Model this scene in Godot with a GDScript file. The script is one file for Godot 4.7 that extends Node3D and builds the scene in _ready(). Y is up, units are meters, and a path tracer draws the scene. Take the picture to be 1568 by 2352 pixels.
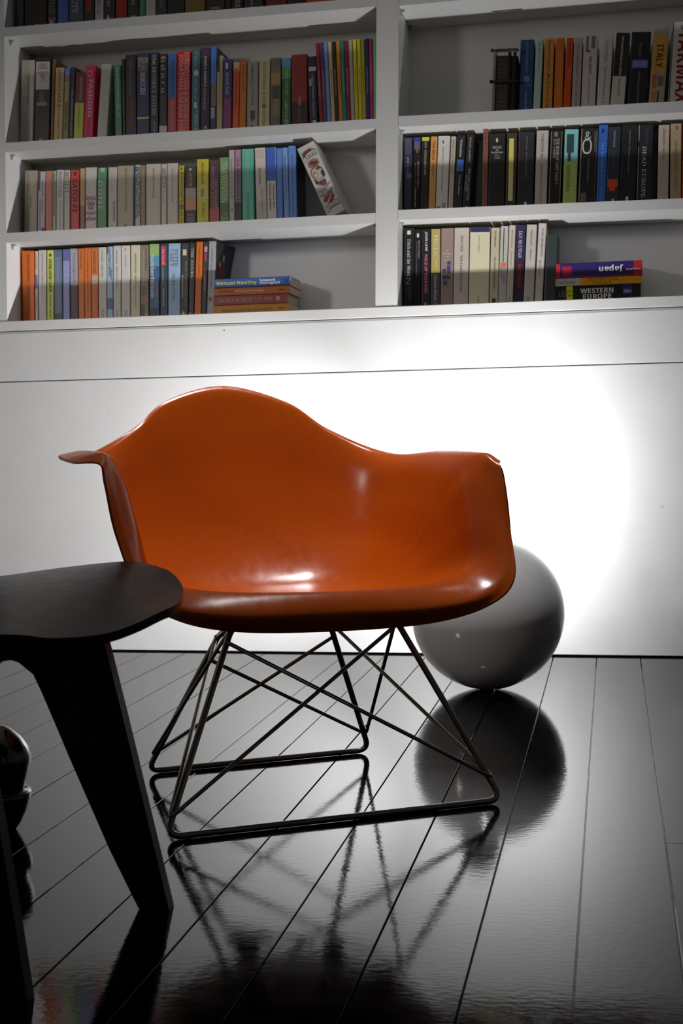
extends Node3D
# An orange shell armchair on a wire base in front of a white built-in bookcase, glossy black floorboards,
# a white globe with a work lamp tucked behind it, and a black plywood chair in the foreground.
# Metres, y up. The cupboard front is the plane z = 0; the room lies at z > 0.

const LEAN := 0.0205          # the old bookcase has racked sideways by about a degree
const CASE_Y := 0.8825        # top face of the bookcase's base board
const CHAIR_AT := Vector3(-0.483, 0.0, 1.384)
const CHAIR_TURN := 0.53793
const SHELL_SHIFT := -0.0225
const GLOBE_AT := Vector3(-0.267, 0.1665, 0.475)
const LAMP_AT := Vector3(-0.30, 0.376, 0.41)

var mats := {}
var taken := {}
var rng := RandomNumberGenerator.new()
var last_book: Node3D
var last_size := Vector3.ZERO
var sans: SystemFont
var sans_bold: SystemFont
var serif: SystemFont

func _ready() -> void:
	rng.seed = 4711
	# ---------------------------------------------------------------- camera, environment, lights
	var cam := Camera3D.new()
	cam.name = "camera"
	cam.position = Vector3(0.0, 0.53, 3.437374)
	cam.rotation = Vector3(-0.0471129, 0.195021, -0.0184422)
	cam.fov = 41.0
	var lens := CameraAttributesPhysical.new()
	lens.frustum_focal_length = 32.1
	lens.frustum_focus_distance = 2.3
	lens.frustum_near = 0.05
	lens.frustum_far = 60.0
	lens.exposure_aperture = 9.0
	cam.attributes = lens
	add_child(cam)
	cam.current = true
	var env := Environment.new()
	env.background_mode = Environment.BG_COLOR
	env.background_color = Color(0, 0, 0)
	env.tonemap_mode = Environment.TONE_MAPPER_LINEAR
	env.tonemap_exposure = 1.0
	env.sdfgi_enabled = true
	env.ssao_enabled = true
	env.ssil_enabled = true
	var world := WorldEnvironment.new()
	world.name = "environment"
	world.environment = env
	add_child(world)
	sans = font(["Droid Sans"], 400)
	sans_bold = font(["Droid Sans"], 700)
	serif = font(["Droid Serif"], 400)
	materials()
	# ---------------------------------------------------------------- the room, then the things
	room()
	floorboards()
	cupboard_wall()
	bookcase()
	armchair()
	globe()
	work_lamp()
	lounge_chair()
	ornament()
	ceiling_lamp()
	books()
	stacks()
	leaning_volume()
	plate_press()

# -------------------------------------------------------------------- small helpers
func font(names: Array, weight: int) -> SystemFont:
	var f := SystemFont.new()
	f.font_names = PackedStringArray(names)
	f.font_weight = weight
	return f

func numbered(n: String) -> String:
	var k: int = taken.get(n, 0)
	taken[n] = k + 1
	return n if k == 0 else "%s_%03d" % [n, k]

func thing(called: String, label: String, category: String, at := Vector3.ZERO, turn := 0.0, group := "") -> Node3D:
	var o := Node3D.new()
	o.name = numbered(called)
	o.position = at
	o.rotation.y = turn
	o.set_meta("label", label)
	o.set_meta("category", category)
	if group != "":
		o.set_meta("group", group)
	add_child(o, true)
	return o

func part(called: String, mesh: Mesh, m: Material, parent: Node, at := Vector3.ZERO) -> MeshInstance3D:
	var o := MeshInstance3D.new()
	o.name = called
	o.mesh = mesh
	o.material_override = m
	o.position = at
	# a repeat under the same parent takes a three-digit number
	var k := 0
	while parent.has_node(NodePath(o.name)):
		k += 1
		o.name = "%s_%03d" % [called, k]
	parent.add_child(o, true)
	return o

func structure(called: String, mesh: Mesh, m: Material, label: String, at := Vector3.ZERO) -> MeshInstance3D:
	var o := part(called, mesh, m, self, at)
	o.set_meta("kind", "structure")
	o.set_meta("label", label)
	return o

func noise(freq: float, seed_: int, octaves := 3, kind := FastNoiseLite.TYPE_SIMPLEX_SMOOTH) -> FastNoiseLite:
	var n := FastNoiseLite.new()
	n.noise_type = kind
	n.frequency = freq
	n.seed = seed_
	n.fractal_octaves = octaves
	return n

func noise_tex(n: FastNoiseLite, size: int, lo: Color, hi: Color, a := 0.0, b := 1.0) -> NoiseTexture2D:
	var t := NoiseTexture2D.new()
	t.width = size
	t.height = size
	t.seamless = true
	t.noise = n
	var g := Gradient.new()
	g.set_color(0, lo)
	g.set_color(1, hi)
	g.set_offset(0, a)
	g.set_offset(1, b)
	t.color_ramp = g
	return t

func normal_tex(n: FastNoiseLite, size: int, bump: float) -> NoiseTexture2D:
	var t := NoiseTexture2D.new()
	t.width = size
	t.height = size
	t.seamless = true
	t.as_normal_map = true
	t.bump_strength = bump
	t.noise = n
	return t

func plain(key: String, c: Color, rough: float, metal := 0.0) -> StandardMaterial3D:
	if not mats.has(key):
		var m := StandardMaterial3D.new()
		m.resource_name = key
		m.albedo_color = c
		m.roughness = rough
		m.metallic = metal
		mats[key] = m
	return mats[key]

func tone(r: int, g: int, b: int) -> Color:
	return Color(r / 255.0, g / 255.0, b / 255.0)

func ink(c: Variant, rough := 0.5) -> StandardMaterial3D:
	var shade: Color = Color("#" + c) if c is String else c
	return plain("print_%s_%d" % [shade.to_html(false), int(rough * 100)], shade, rough)

func tri(st: SurfaceTool, a: Vector3, b: Vector3, c: Vector3, out: Vector3) -> void:
	if (c - a).cross(b - a).dot(out) < 0.0:
		var t := b
		b = c
		c = t
	st.add_vertex(a)
	st.add_vertex(b)
	st.add_vertex(c)

func quad(st: SurfaceTool, a: Vector3, b: Vector3, c: Vector3, d: Vector3, out: Vector3) -> void:
	tri(st, a, b, c, out)
	tri(st, a, c, d, out)

func begin(smooth := false) -> SurfaceTool:
	var st := SurfaceTool.new()
	st.begin(Mesh.PRIMITIVE_TRIANGLES)
	st.set_smooth_group(0 if smooth else -1)
	return st

func finish(st: SurfaceTool) -> ArrayMesh:
	st.generate_normals()
	return st.commit()

# a box from lo to hi with chamfered edges
func add_box(st: SurfaceTool, lo: Vector3, hi: Vector3, ch := 0.001) -> void:
	var mid := (lo + hi) * 0.5
	var hs := (hi - lo) * 0.5
	var e: float = minf(ch, minf(hs.x, minf(hs.y, hs.z)) * 0.6)
	var p := func(sx: float, sy: float, sz: float, ax: int) -> Vector3:
		var v := Vector3(sx * (hs.x - e), sy * (hs.y - e), sz * (hs.z - e))
		v[ax] += e * [sx, sy, sz][ax]
		return mid + v
	for ax in 3:
		var b := (ax + 1) % 3
		var c := (ax + 2) % 3
		for s in [-1.0, 1.0]:
			var q := []
			for k in [[-1.0, -1.0], [1.0, -1.0], [1.0, 1.0], [-1.0, 1.0]]:
				var sg := [0.0, 0.0, 0.0]
				sg[ax] = s
				sg[b] = k[0]
				sg[c] = k[1]
				q.append(p.call(sg[0], sg[1], sg[2], ax))
			var n := Vector3.ZERO
			n[ax] = s
			quad(st, q[0], q[1], q[2], q[3], n)
		# the four edges that run along ax
		for s in [-1.0, 1.0]:
			for u in [-1.0, 1.0]:
				var n2 := Vector3.ZERO
				n2[b] = s
				n2[c] = u
				var ends := []
				for w in [-1.0, 1.0]:
					var sg2 := [0.0, 0.0, 0.0]
					sg2[ax] = w
					sg2[b] = s
					sg2[c] = u
					ends.append([p.call(sg2[0], sg2[1], sg2[2], b), p.call(sg2[0], sg2[1], sg2[2], c)])
				quad(st, ends[0][0], ends[0][1], ends[1][1], ends[1][0], n2)
	for sx in [-1.0, 1.0]:
		for sy in [-1.0, 1.0]:
			for sz in [-1.0, 1.0]:
				tri(st, p.call(sx, sy, sz, 0), p.call(sx, sy, sz, 1), p.call(sx, sy, sz, 2), Vector3(sx, sy, sz))

func box(lo: Vector3, hi: Vector3, ch := 0.001) -> ArrayMesh:
	var st := begin()
	add_box(st, lo, hi, ch)
	return finish(st)

# a round bar along a polyline
func add_tube(st: SurfaceTool, pts: Array, r: float, seg := 12) -> void:
	var n := pts.size()
	var rings := []
	var side := Vector3.ZERO
	for i in n:
		var a: Vector3 = pts[maxi(i - 1, 0)]
		var b: Vector3 = pts[mini(i + 1, n - 1)]
		var d := (b - a).normalized()
		if side == Vector3.ZERO:
			side = d.cross(Vector3.UP if absf(d.y) < 0.9 else Vector3.RIGHT).normalized()
		side = (side - d * side.dot(d)).normalized()
		var up := d.cross(side)
		var ring := []
		for k in seg:
			var t := TAU * k / seg
			ring.append(pts[i] + (side * cos(t) + up * sin(t)) * r)
		rings.append(ring)
	for i in n - 1:
		for k in seg:
			var k2 := (k + 1) % seg
			var mid: Vector3 = (rings[i][k] + rings[i + 1][k2]) * 0.5 - (pts[i] + pts[i + 1]) * 0.5
			quad(st, rings[i][k], rings[i][k2], rings[i + 1][k2], rings[i + 1][k], mid)
	for e in [0, n - 1]:
		var out: Vector3 = (pts[e] - pts[1 if e == 0 else n - 2])
		for k in range(1, seg - 1):
			tri(st, rings[e][0], rings[e][k], rings[e][k + 1], out)

func tube(pts: Array, r: float, seg := 12) -> ArrayMesh:
	var st := begin(true)
	add_tube(st, pts, r, seg)
	return finish(st)

# a polyline with its inner corners rounded
func rounded(pts: Array, radius: float) -> Array:
	var out := [pts[0]]
	for i in range(1, pts.size() - 1):
		var p: Vector3 = pts[i]
		var a: Vector3 = (pts[i - 1] - p)
		var b: Vector3 = (pts[i + 1] - p)
		var r := minf(radius, minf(a.length(), b.length()) * 0.45)
		var s := p + a.normalized() * r
		var e := p + b.normalized() * r
		for k in 9:
			var t := k / 8.0
			out.append(s.lerp(p, t).lerp(p.lerp(e, t), t))
	out.append(pts[-1])
	return out

# a body of revolution; profile points are (radius, height)
func lathe(profile: Array, seg := 48) -> ArrayMesh:
	var st := begin(true)
	for i in profile.size() - 1:
		var a: Vector2 = profile[i]
		var b: Vector2 = profile[i + 1]
		var nrm := Vector2(b.y - a.y, a.x - b.x)
		for k in seg:
			var t0 := TAU * k / seg
			var t1 := TAU * (k + 1) / seg
			var tm := (t0 + t1) * 0.5
			var out := Vector3(cos(tm) * nrm.x, nrm.y, sin(tm) * nrm.x)
			var p0 := Vector3(cos(t0) * a.x, a.y, sin(t0) * a.x)
			var p1 := Vector3(cos(t1) * a.x, a.y, sin(t1) * a.x)
			var p2 := Vector3(cos(t1) * b.x, b.y, sin(t1) * b.x)
			var p3 := Vector3(cos(t0) * b.x, b.y, sin(t0) * b.x)
			if a.x > 1e-5:
				tri(st, p0, p1, p2, out)
			if b.x > 1e-5:
				tri(st, p0, p2, p3, out)
	return finish(st)

# a flat outline (x, y) given thickness from z0 to z1
func slab(outline: Array, z0: float, z1: float) -> ArrayMesh:
	var st := begin()
	var poly := PackedVector2Array(outline)
	var idx := Geometry2D.triangulate_polygon(poly)
	for i in range(0, idx.size(), 3):
		for z in [z0, z1]:
			var v := []
			for k in 3:
				v.append(Vector3(poly[idx[i + k]].x, poly[idx[i + k]].y, z))
			tri(st, v[0], v[1], v[2], Vector3(0, 0, 1.0 if z == maxf(z0, z1) else -1.0))
	var turn := 1.0 if not Geometry2D.is_polygon_clockwise(poly) else -1.0
	for i in poly.size():
		var a := poly[i]
		var b := poly[(i + 1) % poly.size()]
		var n := Vector3(b.y - a.y, a.x - b.x, 0) * turn
		quad(st, Vector3(a.x, a.y, z0), Vector3(b.x, b.y, z0), Vector3(b.x, b.y, z1), Vector3(a.x, a.y, z1), n)
	return finish(st)

# -------------------------------------------------------------------- materials
func materials() -> void:
	# white satin paint with faint brush relief
	var paint := plain("white_paint", Color(0.90, 0.90, 0.895), 0.42)
	paint.uv1_triplanar = true
	paint.uv1_world_triplanar = true
	paint.uv1_scale = Vector3(1.2, 9.0, 9.0)
	paint.normal_enabled = true
	paint.normal_texture = normal_tex(noise(0.02, 3, 4), 512, 1.2)
	paint.normal_scale = 0.12
	var panel := plain("panel_paint", Color(0.90, 0.90, 0.90), 0.5)
	panel.uv1_triplanar = true
	panel.uv1_world_triplanar = true
	panel.uv1_scale = Vector3(1.1, 1.1, 1.1)
	panel.albedo_texture = noise_tex(noise(0.012, 8, 5), 512, Color(0.992, 0.992, 0.992), Color(1, 1, 1), 0.3, 0.7)
	# black gloss floor paint: brush ripples across the boards, specks of dust
	for k in 3:
		var f := plain("floor_paint_%d" % k, Color(0.075, 0.075, 0.078), [0.07, 0.085, 0.078][k])
		f.uv1_triplanar = true
		f.uv1_world_triplanar = true
		f.uv1_scale = Vector3(1.6, 1.6, 4.0)
		f.uv1_offset = Vector3(0.37 * k, 0.0, 0.61 * k)
		f.albedo_texture = floor_specks
		f.normal_enabled = true
		f.normal_texture = floor_ripple
		f.normal_scale = 0.055
		f.roughness_texture = floor_rough
		f.metallic_specular = 0.40
	plain("raw_board", Color(0.62, 0.55, 0.45), 0.8)
	# orange glass-fibre reinforced shell
	var o := plain("orange_shell", Color(0.80, 0.345, 0.045), 0.27)
	o.uv1_triplanar = true
	o.uv1_scale = Vector3(3, 3, 3)
	o.albedo_texture = noise_tex(noise(0.05, 21, 4), 512, Color(0.97, 0.955, 0.94), Color(1, 1, 1), 0.25, 0.75)
	o.normal_enabled = true
	o.normal_texture = normal_tex(noise(0.045, 22, 4), 512, 2.0)
	o.normal_scale = 0.035
	o.roughness_texture = noise_tex(noise(0.03, 23, 4), 512, Color(0.75, 0.75, 0.75), Color(1, 1, 1), 0.3, 0.7)
	plain("steel_wire", Color(0.62, 0.60, 0.57), 0.34, 1.0)
	plain("black_rubber", Color(0.05, 0.05, 0.05), 0.7)
	var g := plain("globe_white", Color(0.83, 0.83, 0.83), 0.12)
	g.clearcoat_enabled = true
	g.clearcoat = 0.6
	g.clearcoat_roughness = 0.06
	# black lacquered plywood with a faint grain
	var w := plain("black_lacquer", Color(0.06, 0.06, 0.06), 0.34)
	w.metallic_specular = 0.4
	w.uv1_triplanar = true
	w.uv1_scale = Vector3(3, 3, 3)
	w.roughness_texture = noise_tex(noise(0.02, 31, 4), 512, Color(0.9, 0.9, 0.9), Color(1, 1, 1), 0.3, 0.7)
	plain("black_leg", Color(0.045, 0.045, 0.045), 0.38)
	plain("brown_rail", Color(0.16, 0.10, 0.085), 0.5)
	plain("dark_chrome", Color(0.42, 0.42, 0.43), 0.16, 1.0)
	plain("paper", Color(0.80, 0.76, 0.66), 0.85)
	plain("clear_peg", Color(0.62, 0.62, 0.58), 0.2)
	plain("room_wall", Color(0.85, 0.85, 0.85), 0.8)
	plain("lamp_black", Color(0.06, 0.06, 0.06), 0.5)

var floor_specks: ImageTexture = speck_texture()
var floor_ripple: NoiseTexture2D = normal_tex(noise(0.03, 41, 5), 1024, 3.0)
var floor_rough: NoiseTexture2D = noise_tex(noise(0.01, 43, 5), 512, Color(0.72, 0.72, 0.72), Color(1, 1, 1), 0.3, 0.75)

# near-black paint with tiny pale dust specks and a few scuffs
func speck_texture() -> ImageTexture:
	var r := RandomNumberGenerator.new()
	r.seed = 99
	var im := Image.create(1024, 1024, false, Image.FORMAT_RGB8)
	im.fill(Color(0.42, 0.42, 0.42))
	for i in 420:
		var v := r.randf_range(0.5, 1.0)
		var s := 1 if r.randf() < 0.86 else 2
		im.fill_rect(Rect2i(r.randi_range(0, 1020), r.randi_range(0, 1020), s, s), Color(v, v, v))
	im.generate_mipmaps()
	return ImageTexture.create_from_image(im)

# -------------------------------------------------------------------- the room
func room() -> void:
	var m: Material = mats["room_wall"]
	structure("wall_rear", box(Vector3(-3.4, -0.1, -0.42), Vector3(2.6, 2.75, -0.23), 0.002), mats["white_paint"], "white rear wall behind the bookcase and its cupboards")
	structure("wall_west", box(Vector3(-3.5, -0.1, -0.42), Vector3(-3.3, 2.75, 5.3), 0.002), m, "plain wall of the room")
	structure("wall_east", box(Vector3(2.5, -0.1, -0.42), Vector3(2.7, 2.75, 5.3), 0.002), m, "plain wall of the room opposite")
	structure("wall_front", box(Vector3(-3.4, -0.1, 5.1), Vector3(2.6, 2.75, 5.3), 0.002), m, "plain wall behind the viewer")
	structure("ceiling", box(Vector3(-3.5, 2.6, -0.42), Vector3(2.7, 2.75, 5.3), 0.002), m, "plain ceiling of the room")

func floorboards() -> void:
	var base := structure("floor", box(Vector3(-3.4, -0.12, -0.3), Vector3(2.6, -0.0125, 5.2), 0.002), mats["floor_paint_0"], "glossy black painted floorboards running towards the white cupboards")
	# boards 105.6 mm wide; one joint across a board shows near the frame's edge
	var pitch := 0.1057
	var first := -26
	var last := 16
	for i in range(first, last):
		var x0 := -0.0402 + pitch * i
		var gap := 0.0014 + 0.0010 * rng.randf()
		var cuts := [-0.01, 5.1]
		if i == 1:
			cuts = [-0.01, 1.602, 5.1]
		elif rng.randf() < 0.45:
			cuts = [-0.01, 2.7 + rng.randf() * 2.0, 5.1]
		for k in cuts.size() - 1:
			var lo := Vector3(x0 + gap * 0.5, -0.0125, cuts[k] + 0.0006)
			var hi := Vector3(x0 + pitch - gap * 0.5, -0.0003 + 0.0003 * rng.randf(), cuts[k + 1] - 0.0006)
			var b := part("floorboard", box(lo, hi, 0.0005), mats["floor_paint_%d" % rng.randi_range(0, 2)], base)
			# each board is very slightly cupped or tilted
			b.rotation.z = 0.0

func cupboard_wall() -> void:
	# white cupboard fronts under the bookcase: a tall lower panel and a shallow upper one
	var t := thing("cupboard", "long white flush-panelled cupboard along the wall under the bookcase", "cupboard")
	part("carcass", box(Vector3(-3.3, 0.0028, -0.228), Vector3(2.45, 0.852, -0.026), 0.001), mats["raw_board"], t)
	var a := begin()
	add_box(a, Vector3(-3.3, 0.0028, -0.022), Vector3(2.45, 0.7205, 0.0), 0.0015)
	part("lower_panel", finish(a), mats["panel_paint"], t)
	var b := begin()
	# the upper panel has a sloping top edge under the bookcase's base board
	add_prism_x(b, [Vector2(-0.022, 0.7228), Vector2(-0.0012, 0.7228), Vector2(0.0, 0.724), Vector2(0.0, 0.8490), Vector2(-0.005, 0.8545), Vector2(-0.022, 0.8545)], -3.3, 2.45)
	part("upper_panel", finish(b), mats["panel_paint"], t)
	# tiny marks in the paint
	for s in [[0.1205, 0.3705, 0.0016], [-0.979, 0.838, 0.0022], [-1.30, 0.63, 0.0012]]:
		var mk := part("paint_mark", disc(s[2]), ink("6f6a60"), t, Vector3(s[0], s[1], 0.0004))
		mk.scale = Vector3(1.0, 0.8, 1.0)

func disc(r: float, seg := 12) -> ArrayMesh:
	var st := begin()
	for k in seg:
		tri(st, Vector3.ZERO, Vector3(cos(TAU * k / seg), sin(TAU * k / seg), 0) * r, Vector3(cos(TAU * (k + 1) / seg), sin(TAU * (k + 1) / seg), 0) * r, Vector3.BACK)
	return finish(st)

# outline of (z, y) points swept along x
func add_prism_x(st: SurfaceTool, outline: Array, x0: float, x1: float) -> void:
	var mid := Vector2.ZERO
	for p in outline:
		mid += p / outline.size()
	for i in outline.size():
		var a: Vector2 = outline[i]
		var b: Vector2 = outline[(i + 1) % outline.size()]
		var n := Vector3(0, (a.x - b.x), (b.y - a.y))
		var o: Vector2 = (a + b) * 0.5 - mid
		if n.y * o.y + n.z * o.x < 0:
			n = -n
		quad(st, Vector3(x0, a.y, a.x), Vector3(x1, a.y, a.x), Vector3(x1, b.y, b.x), Vector3(x0, b.y, b.x), n)
	for i in range(1, outline.size() - 1):
		for x in [x0, x1]:
			tri(st, Vector3(x, outline[0].y, outline[0].x), Vector3(x, outline[i].y, outline[i].x), Vector3(x, outline[i + 1].y, outline[i + 1].x), Vector3(-1.0 if x == x0 else 1.0, 0, 0))

# x of a leaning upright that stands at x on the base board
func leaned(x: float, y: float) -> float:
	return x + (y - CASE_Y) * LEAN

func bookcase() -> void:
	var m: Material = mats["white_paint"]
	var t := thing("bookcase", "white painted two-bay bookcase full of books above the cupboards", "bookcase")
	part("back_panel", box(Vector3(-1.63, 0.857, -0.225), Vector3(0.86, 2.3, -0.2005), 0.001), m, t)
	part("base_board", box(Vector3(-1.612, 0.8568, -0.2), Vector3(0.83, CASE_Y, 0.004), 0.0012), m, t)
	# uprights: end, divider, far end; each leans like the photographed one
	for u in [[-1.6075, -1.579], [-0.5817, -0.5256], [0.78, 0.81]]:
		var st := begin()
		var y0 := CASE_Y
		var y1 := 2.28
		var x0: float = u[0]
		var x1: float = u[1]
		var o := [Vector2(x0, y0), Vector2(x1, y0), Vector2(leaned(x1, y1), y1), Vector2(leaned(x0, y1), y1)]
		part("upright", slab(o, -0.2, 0.0), m, t)
	# shelves: [bay start, bay end, top at start, top at end, thickness]
	for s in [[0, 1.6540, 1.6540, 0.0235], [0, 1.3536, 1.3532, -1.0], [0, 1.1165, 1.1190, 0.0255], [0, 2.02, 2.02, 0.024],
			[1, 1.6520, 1.6580, 0.0245], [1, 1.3558, 1.3477, 0.0265], [1, 1.1232, 1.1158, 0.0250], [1, 2.02, 2.02, 0.024]]:
		var th: float = s[3] if s[3] > 0 else 0.0245
		var xa: float = leaned(-1.579 if s[0] == 0 else -0.5256, s[1]) + 0.0006
		var xb: float = leaned(-0.5817 if s[0] == 0 else 0.78, s[1]) - 0.0006
		var ya: float = s[1]
		var yb: float = s[2]
		if s[0] == 1:
			yb = ya + (yb - ya) * (xb - xa) / 0.70
		if s[0] == 0 and s[3] < 0:
			th = 0.0247
		var sh := part("shelf", slab([Vector2(xa, ya), Vector2(xa, ya - th), Vector2(xb, yb - th), Vector2(xb, yb)], -0.2, -0.0008), m, t)
		# moulded plastic pegs under both ends
		for e in [[xa, ya - th, 1.0], [xb, yb - th, -1.0]]:
			for z in [-0.034, -0.172]:
				var pg := begin()
				add_prism_x(pg, [Vector2(-0.006, 0.0), Vector2(0.006, 0.0), Vector2(0.006, -0.004), Vector2(0.0, -0.014), Vector2(-0.006, -0.004)], 0.0, 0.0035 * e[2])
				add_prism_x(pg, [Vector2(-0.004, 0.0), Vector2(0.004, 0.0), Vector2(0.004, -0.0042), Vector2(-0.004, -0.0042)], 0.0035 * e[2], 0.0095 * e[2])
				part("shelf_peg", finish(pg), mats["clear_peg"], sh, Vector3(e[0] - 0.0003 * e[2], e[1] - 0.0001, z))

# -------------------------------------------------------------------- the orange armchair
# Half of the shell, as rays from the middle of the seat out to the rim: x, y, z in the shell's own axes (z to the front).
func shell_rays() -> Array:
	var c := Vector3(0, 0.288, -0.03)
	return [
		[c, Vector3(0, 0.288, 0.05), Vector3(0, 0.294, 0.12), Vector3(0, 0.309, 0.18), Vector3(0, 0.326, 0.222), Vector3(0, 0.332, 0.248), Vector3(0, 0.306, 0.273), Vector3(0, 0.281, 0.263)],
		[c, Vector3(0.045, 0.289, 0.045), Vector3(0.08, 0.295, 0.11), Vector3(0.106, 0.311, 0.165), Vector3(0.122, 0.328, 0.208), Vector3(0.132, 0.334, 0.236), Vector3(0.14, 0.309, 0.269), Vector3(0.141, 0.286, 0.261)],
		[c, Vector3(0.075, 0.29, 0.02), Vector3(0.132, 0.297, 0.075), Vector3(0.172, 0.315, 0.13), Vector3(0.194, 0.334, 0.178), Vector3(0.206, 0.343, 0.212), Vector3(0.222, 0.327, 0.257), Vector3(0.224, 0.308, 0.266)],
		[c, Vector3(0.085, 0.29, -0.002), Vector3(0.152, 0.301, 0.035), Vector3(0.199, 0.327, 0.082), Vector3(0.224, 0.35, 0.14), Vector3(0.241, 0.366, 0.196), Vector3(0.26, 0.364, 0.238), Vector3(0.268, 0.345, 0.262)],
		[c, Vector3(0.09, 0.291, -0.018), Vector3(0.162, 0.306, 0.008), Vector3(0.21, 0.345, 0.045), Vector3(0.234, 0.39, 0.105), Vector3(0.25, 0.42, 0.166), Vector3(0.275, 0.424, 0.2), Vector3(0.287, 0.413, 0.214)],
		[c, Vector3(0.09, 0.291, -0.03), Vector3(0.166, 0.31, -0.015), Vector3(0.214, 0.359, 0.012), Vector3(0.238, 0.42, 0.07), Vector3(0.257, 0.474, 0.132), Vector3(0.281, 0.482, 0.164), Vector3(0.294, 0.48, 0.182)],
		[c, Vector3(0.09, 0.291, -0.035), Vector3(0.167, 0.312, -0.025), Vector3(0.2145, 0.364, -0.002), Vector3(0.239, 0.431, 0.05), Vector3(0.262, 0.495, 0.108), Vector3(0.284, 0.517, 0.138), Vector3(0.298, 0.51, 0.158)],
		[c, Vector3(0.09, 0.291, -0.04), Vector3(0.168, 0.313, -0.035), Vector3(0.215, 0.367, -0.015), Vector3(0.24, 0.44, 0.03), Vector3(0.264, 0.507, 0.08), Vector3(0.291, 0.5245, 0.105), Vector3(0.326, 0.512, 0.098)],
		[c, Vector3(0.086, 0.292, -0.06), Vector3(0.162, 0.315, -0.072), Vector3(0.208, 0.373, -0.075), Vector3(0.234, 0.445, -0.066), Vector3(0.256, 0.507, -0.055), Vector3(0.285, 0.5265, -0.045), Vector3(0.325, 0.521, -0.025)],
		[c, Vector3(0.075, 0.292, -0.08), Vector3(0.142, 0.317, -0.112), Vector3(0.188, 0.377, -0.138), Vector3(0.212, 0.445, -0.154), Vector3(0.227, 0.498, -0.16), Vector3(0.24, 0.521, -0.168), Vector3(0.254, 0.5245, -0.174)],
		[c, Vector3(0.06, 0.292, -0.092), Vector3(0.108, 0.317, -0.138), Vector3(0.14, 0.379, -0.18), Vector3(0.156, 0.455, -0.21), Vector3(0.164, 0.522, -0.229), Vector3(0.168, 0.556, -0.24), Vector3(0.17, 0.565, -0.247)],
		[c, Vector3(0.035, 0.292, -0.098), Vector3(0.066, 0.317, -0.152), Vector3(0.088, 0.383, -0.2), Vector3(0.099, 0.47, -0.236), Vector3(0.105, 0.558, -0.262), Vector3(0.107, 0.602, -0.277), Vector3(0.107, 0.612, -0.284)],
		[c, Vector3(0, 0.292, -0.1), Vector3(0, 0.316, -0.158), Vector3(0, 0.382, -0.212), Vector3(0, 0.475, -0.252), Vector3(0, 0.575, -0.284), Vector3(0, 0.627, -0.3), Vector3(0, 0.64, -0.309)],
	]

func catmull(p0: Vector3, p1: Vector3, p2: Vector3, p3: Vector3, f: float) -> Vector3:
	return 0.5 * (2.0 * p1 + (p2 - p0) * f + (2.0 * p0 - 5.0 * p1 + 4.0 * p2 - p3) * f * f + (3.0 * p1 - p0 - 3.0 * p2 + p3) * f * f * f)

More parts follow.
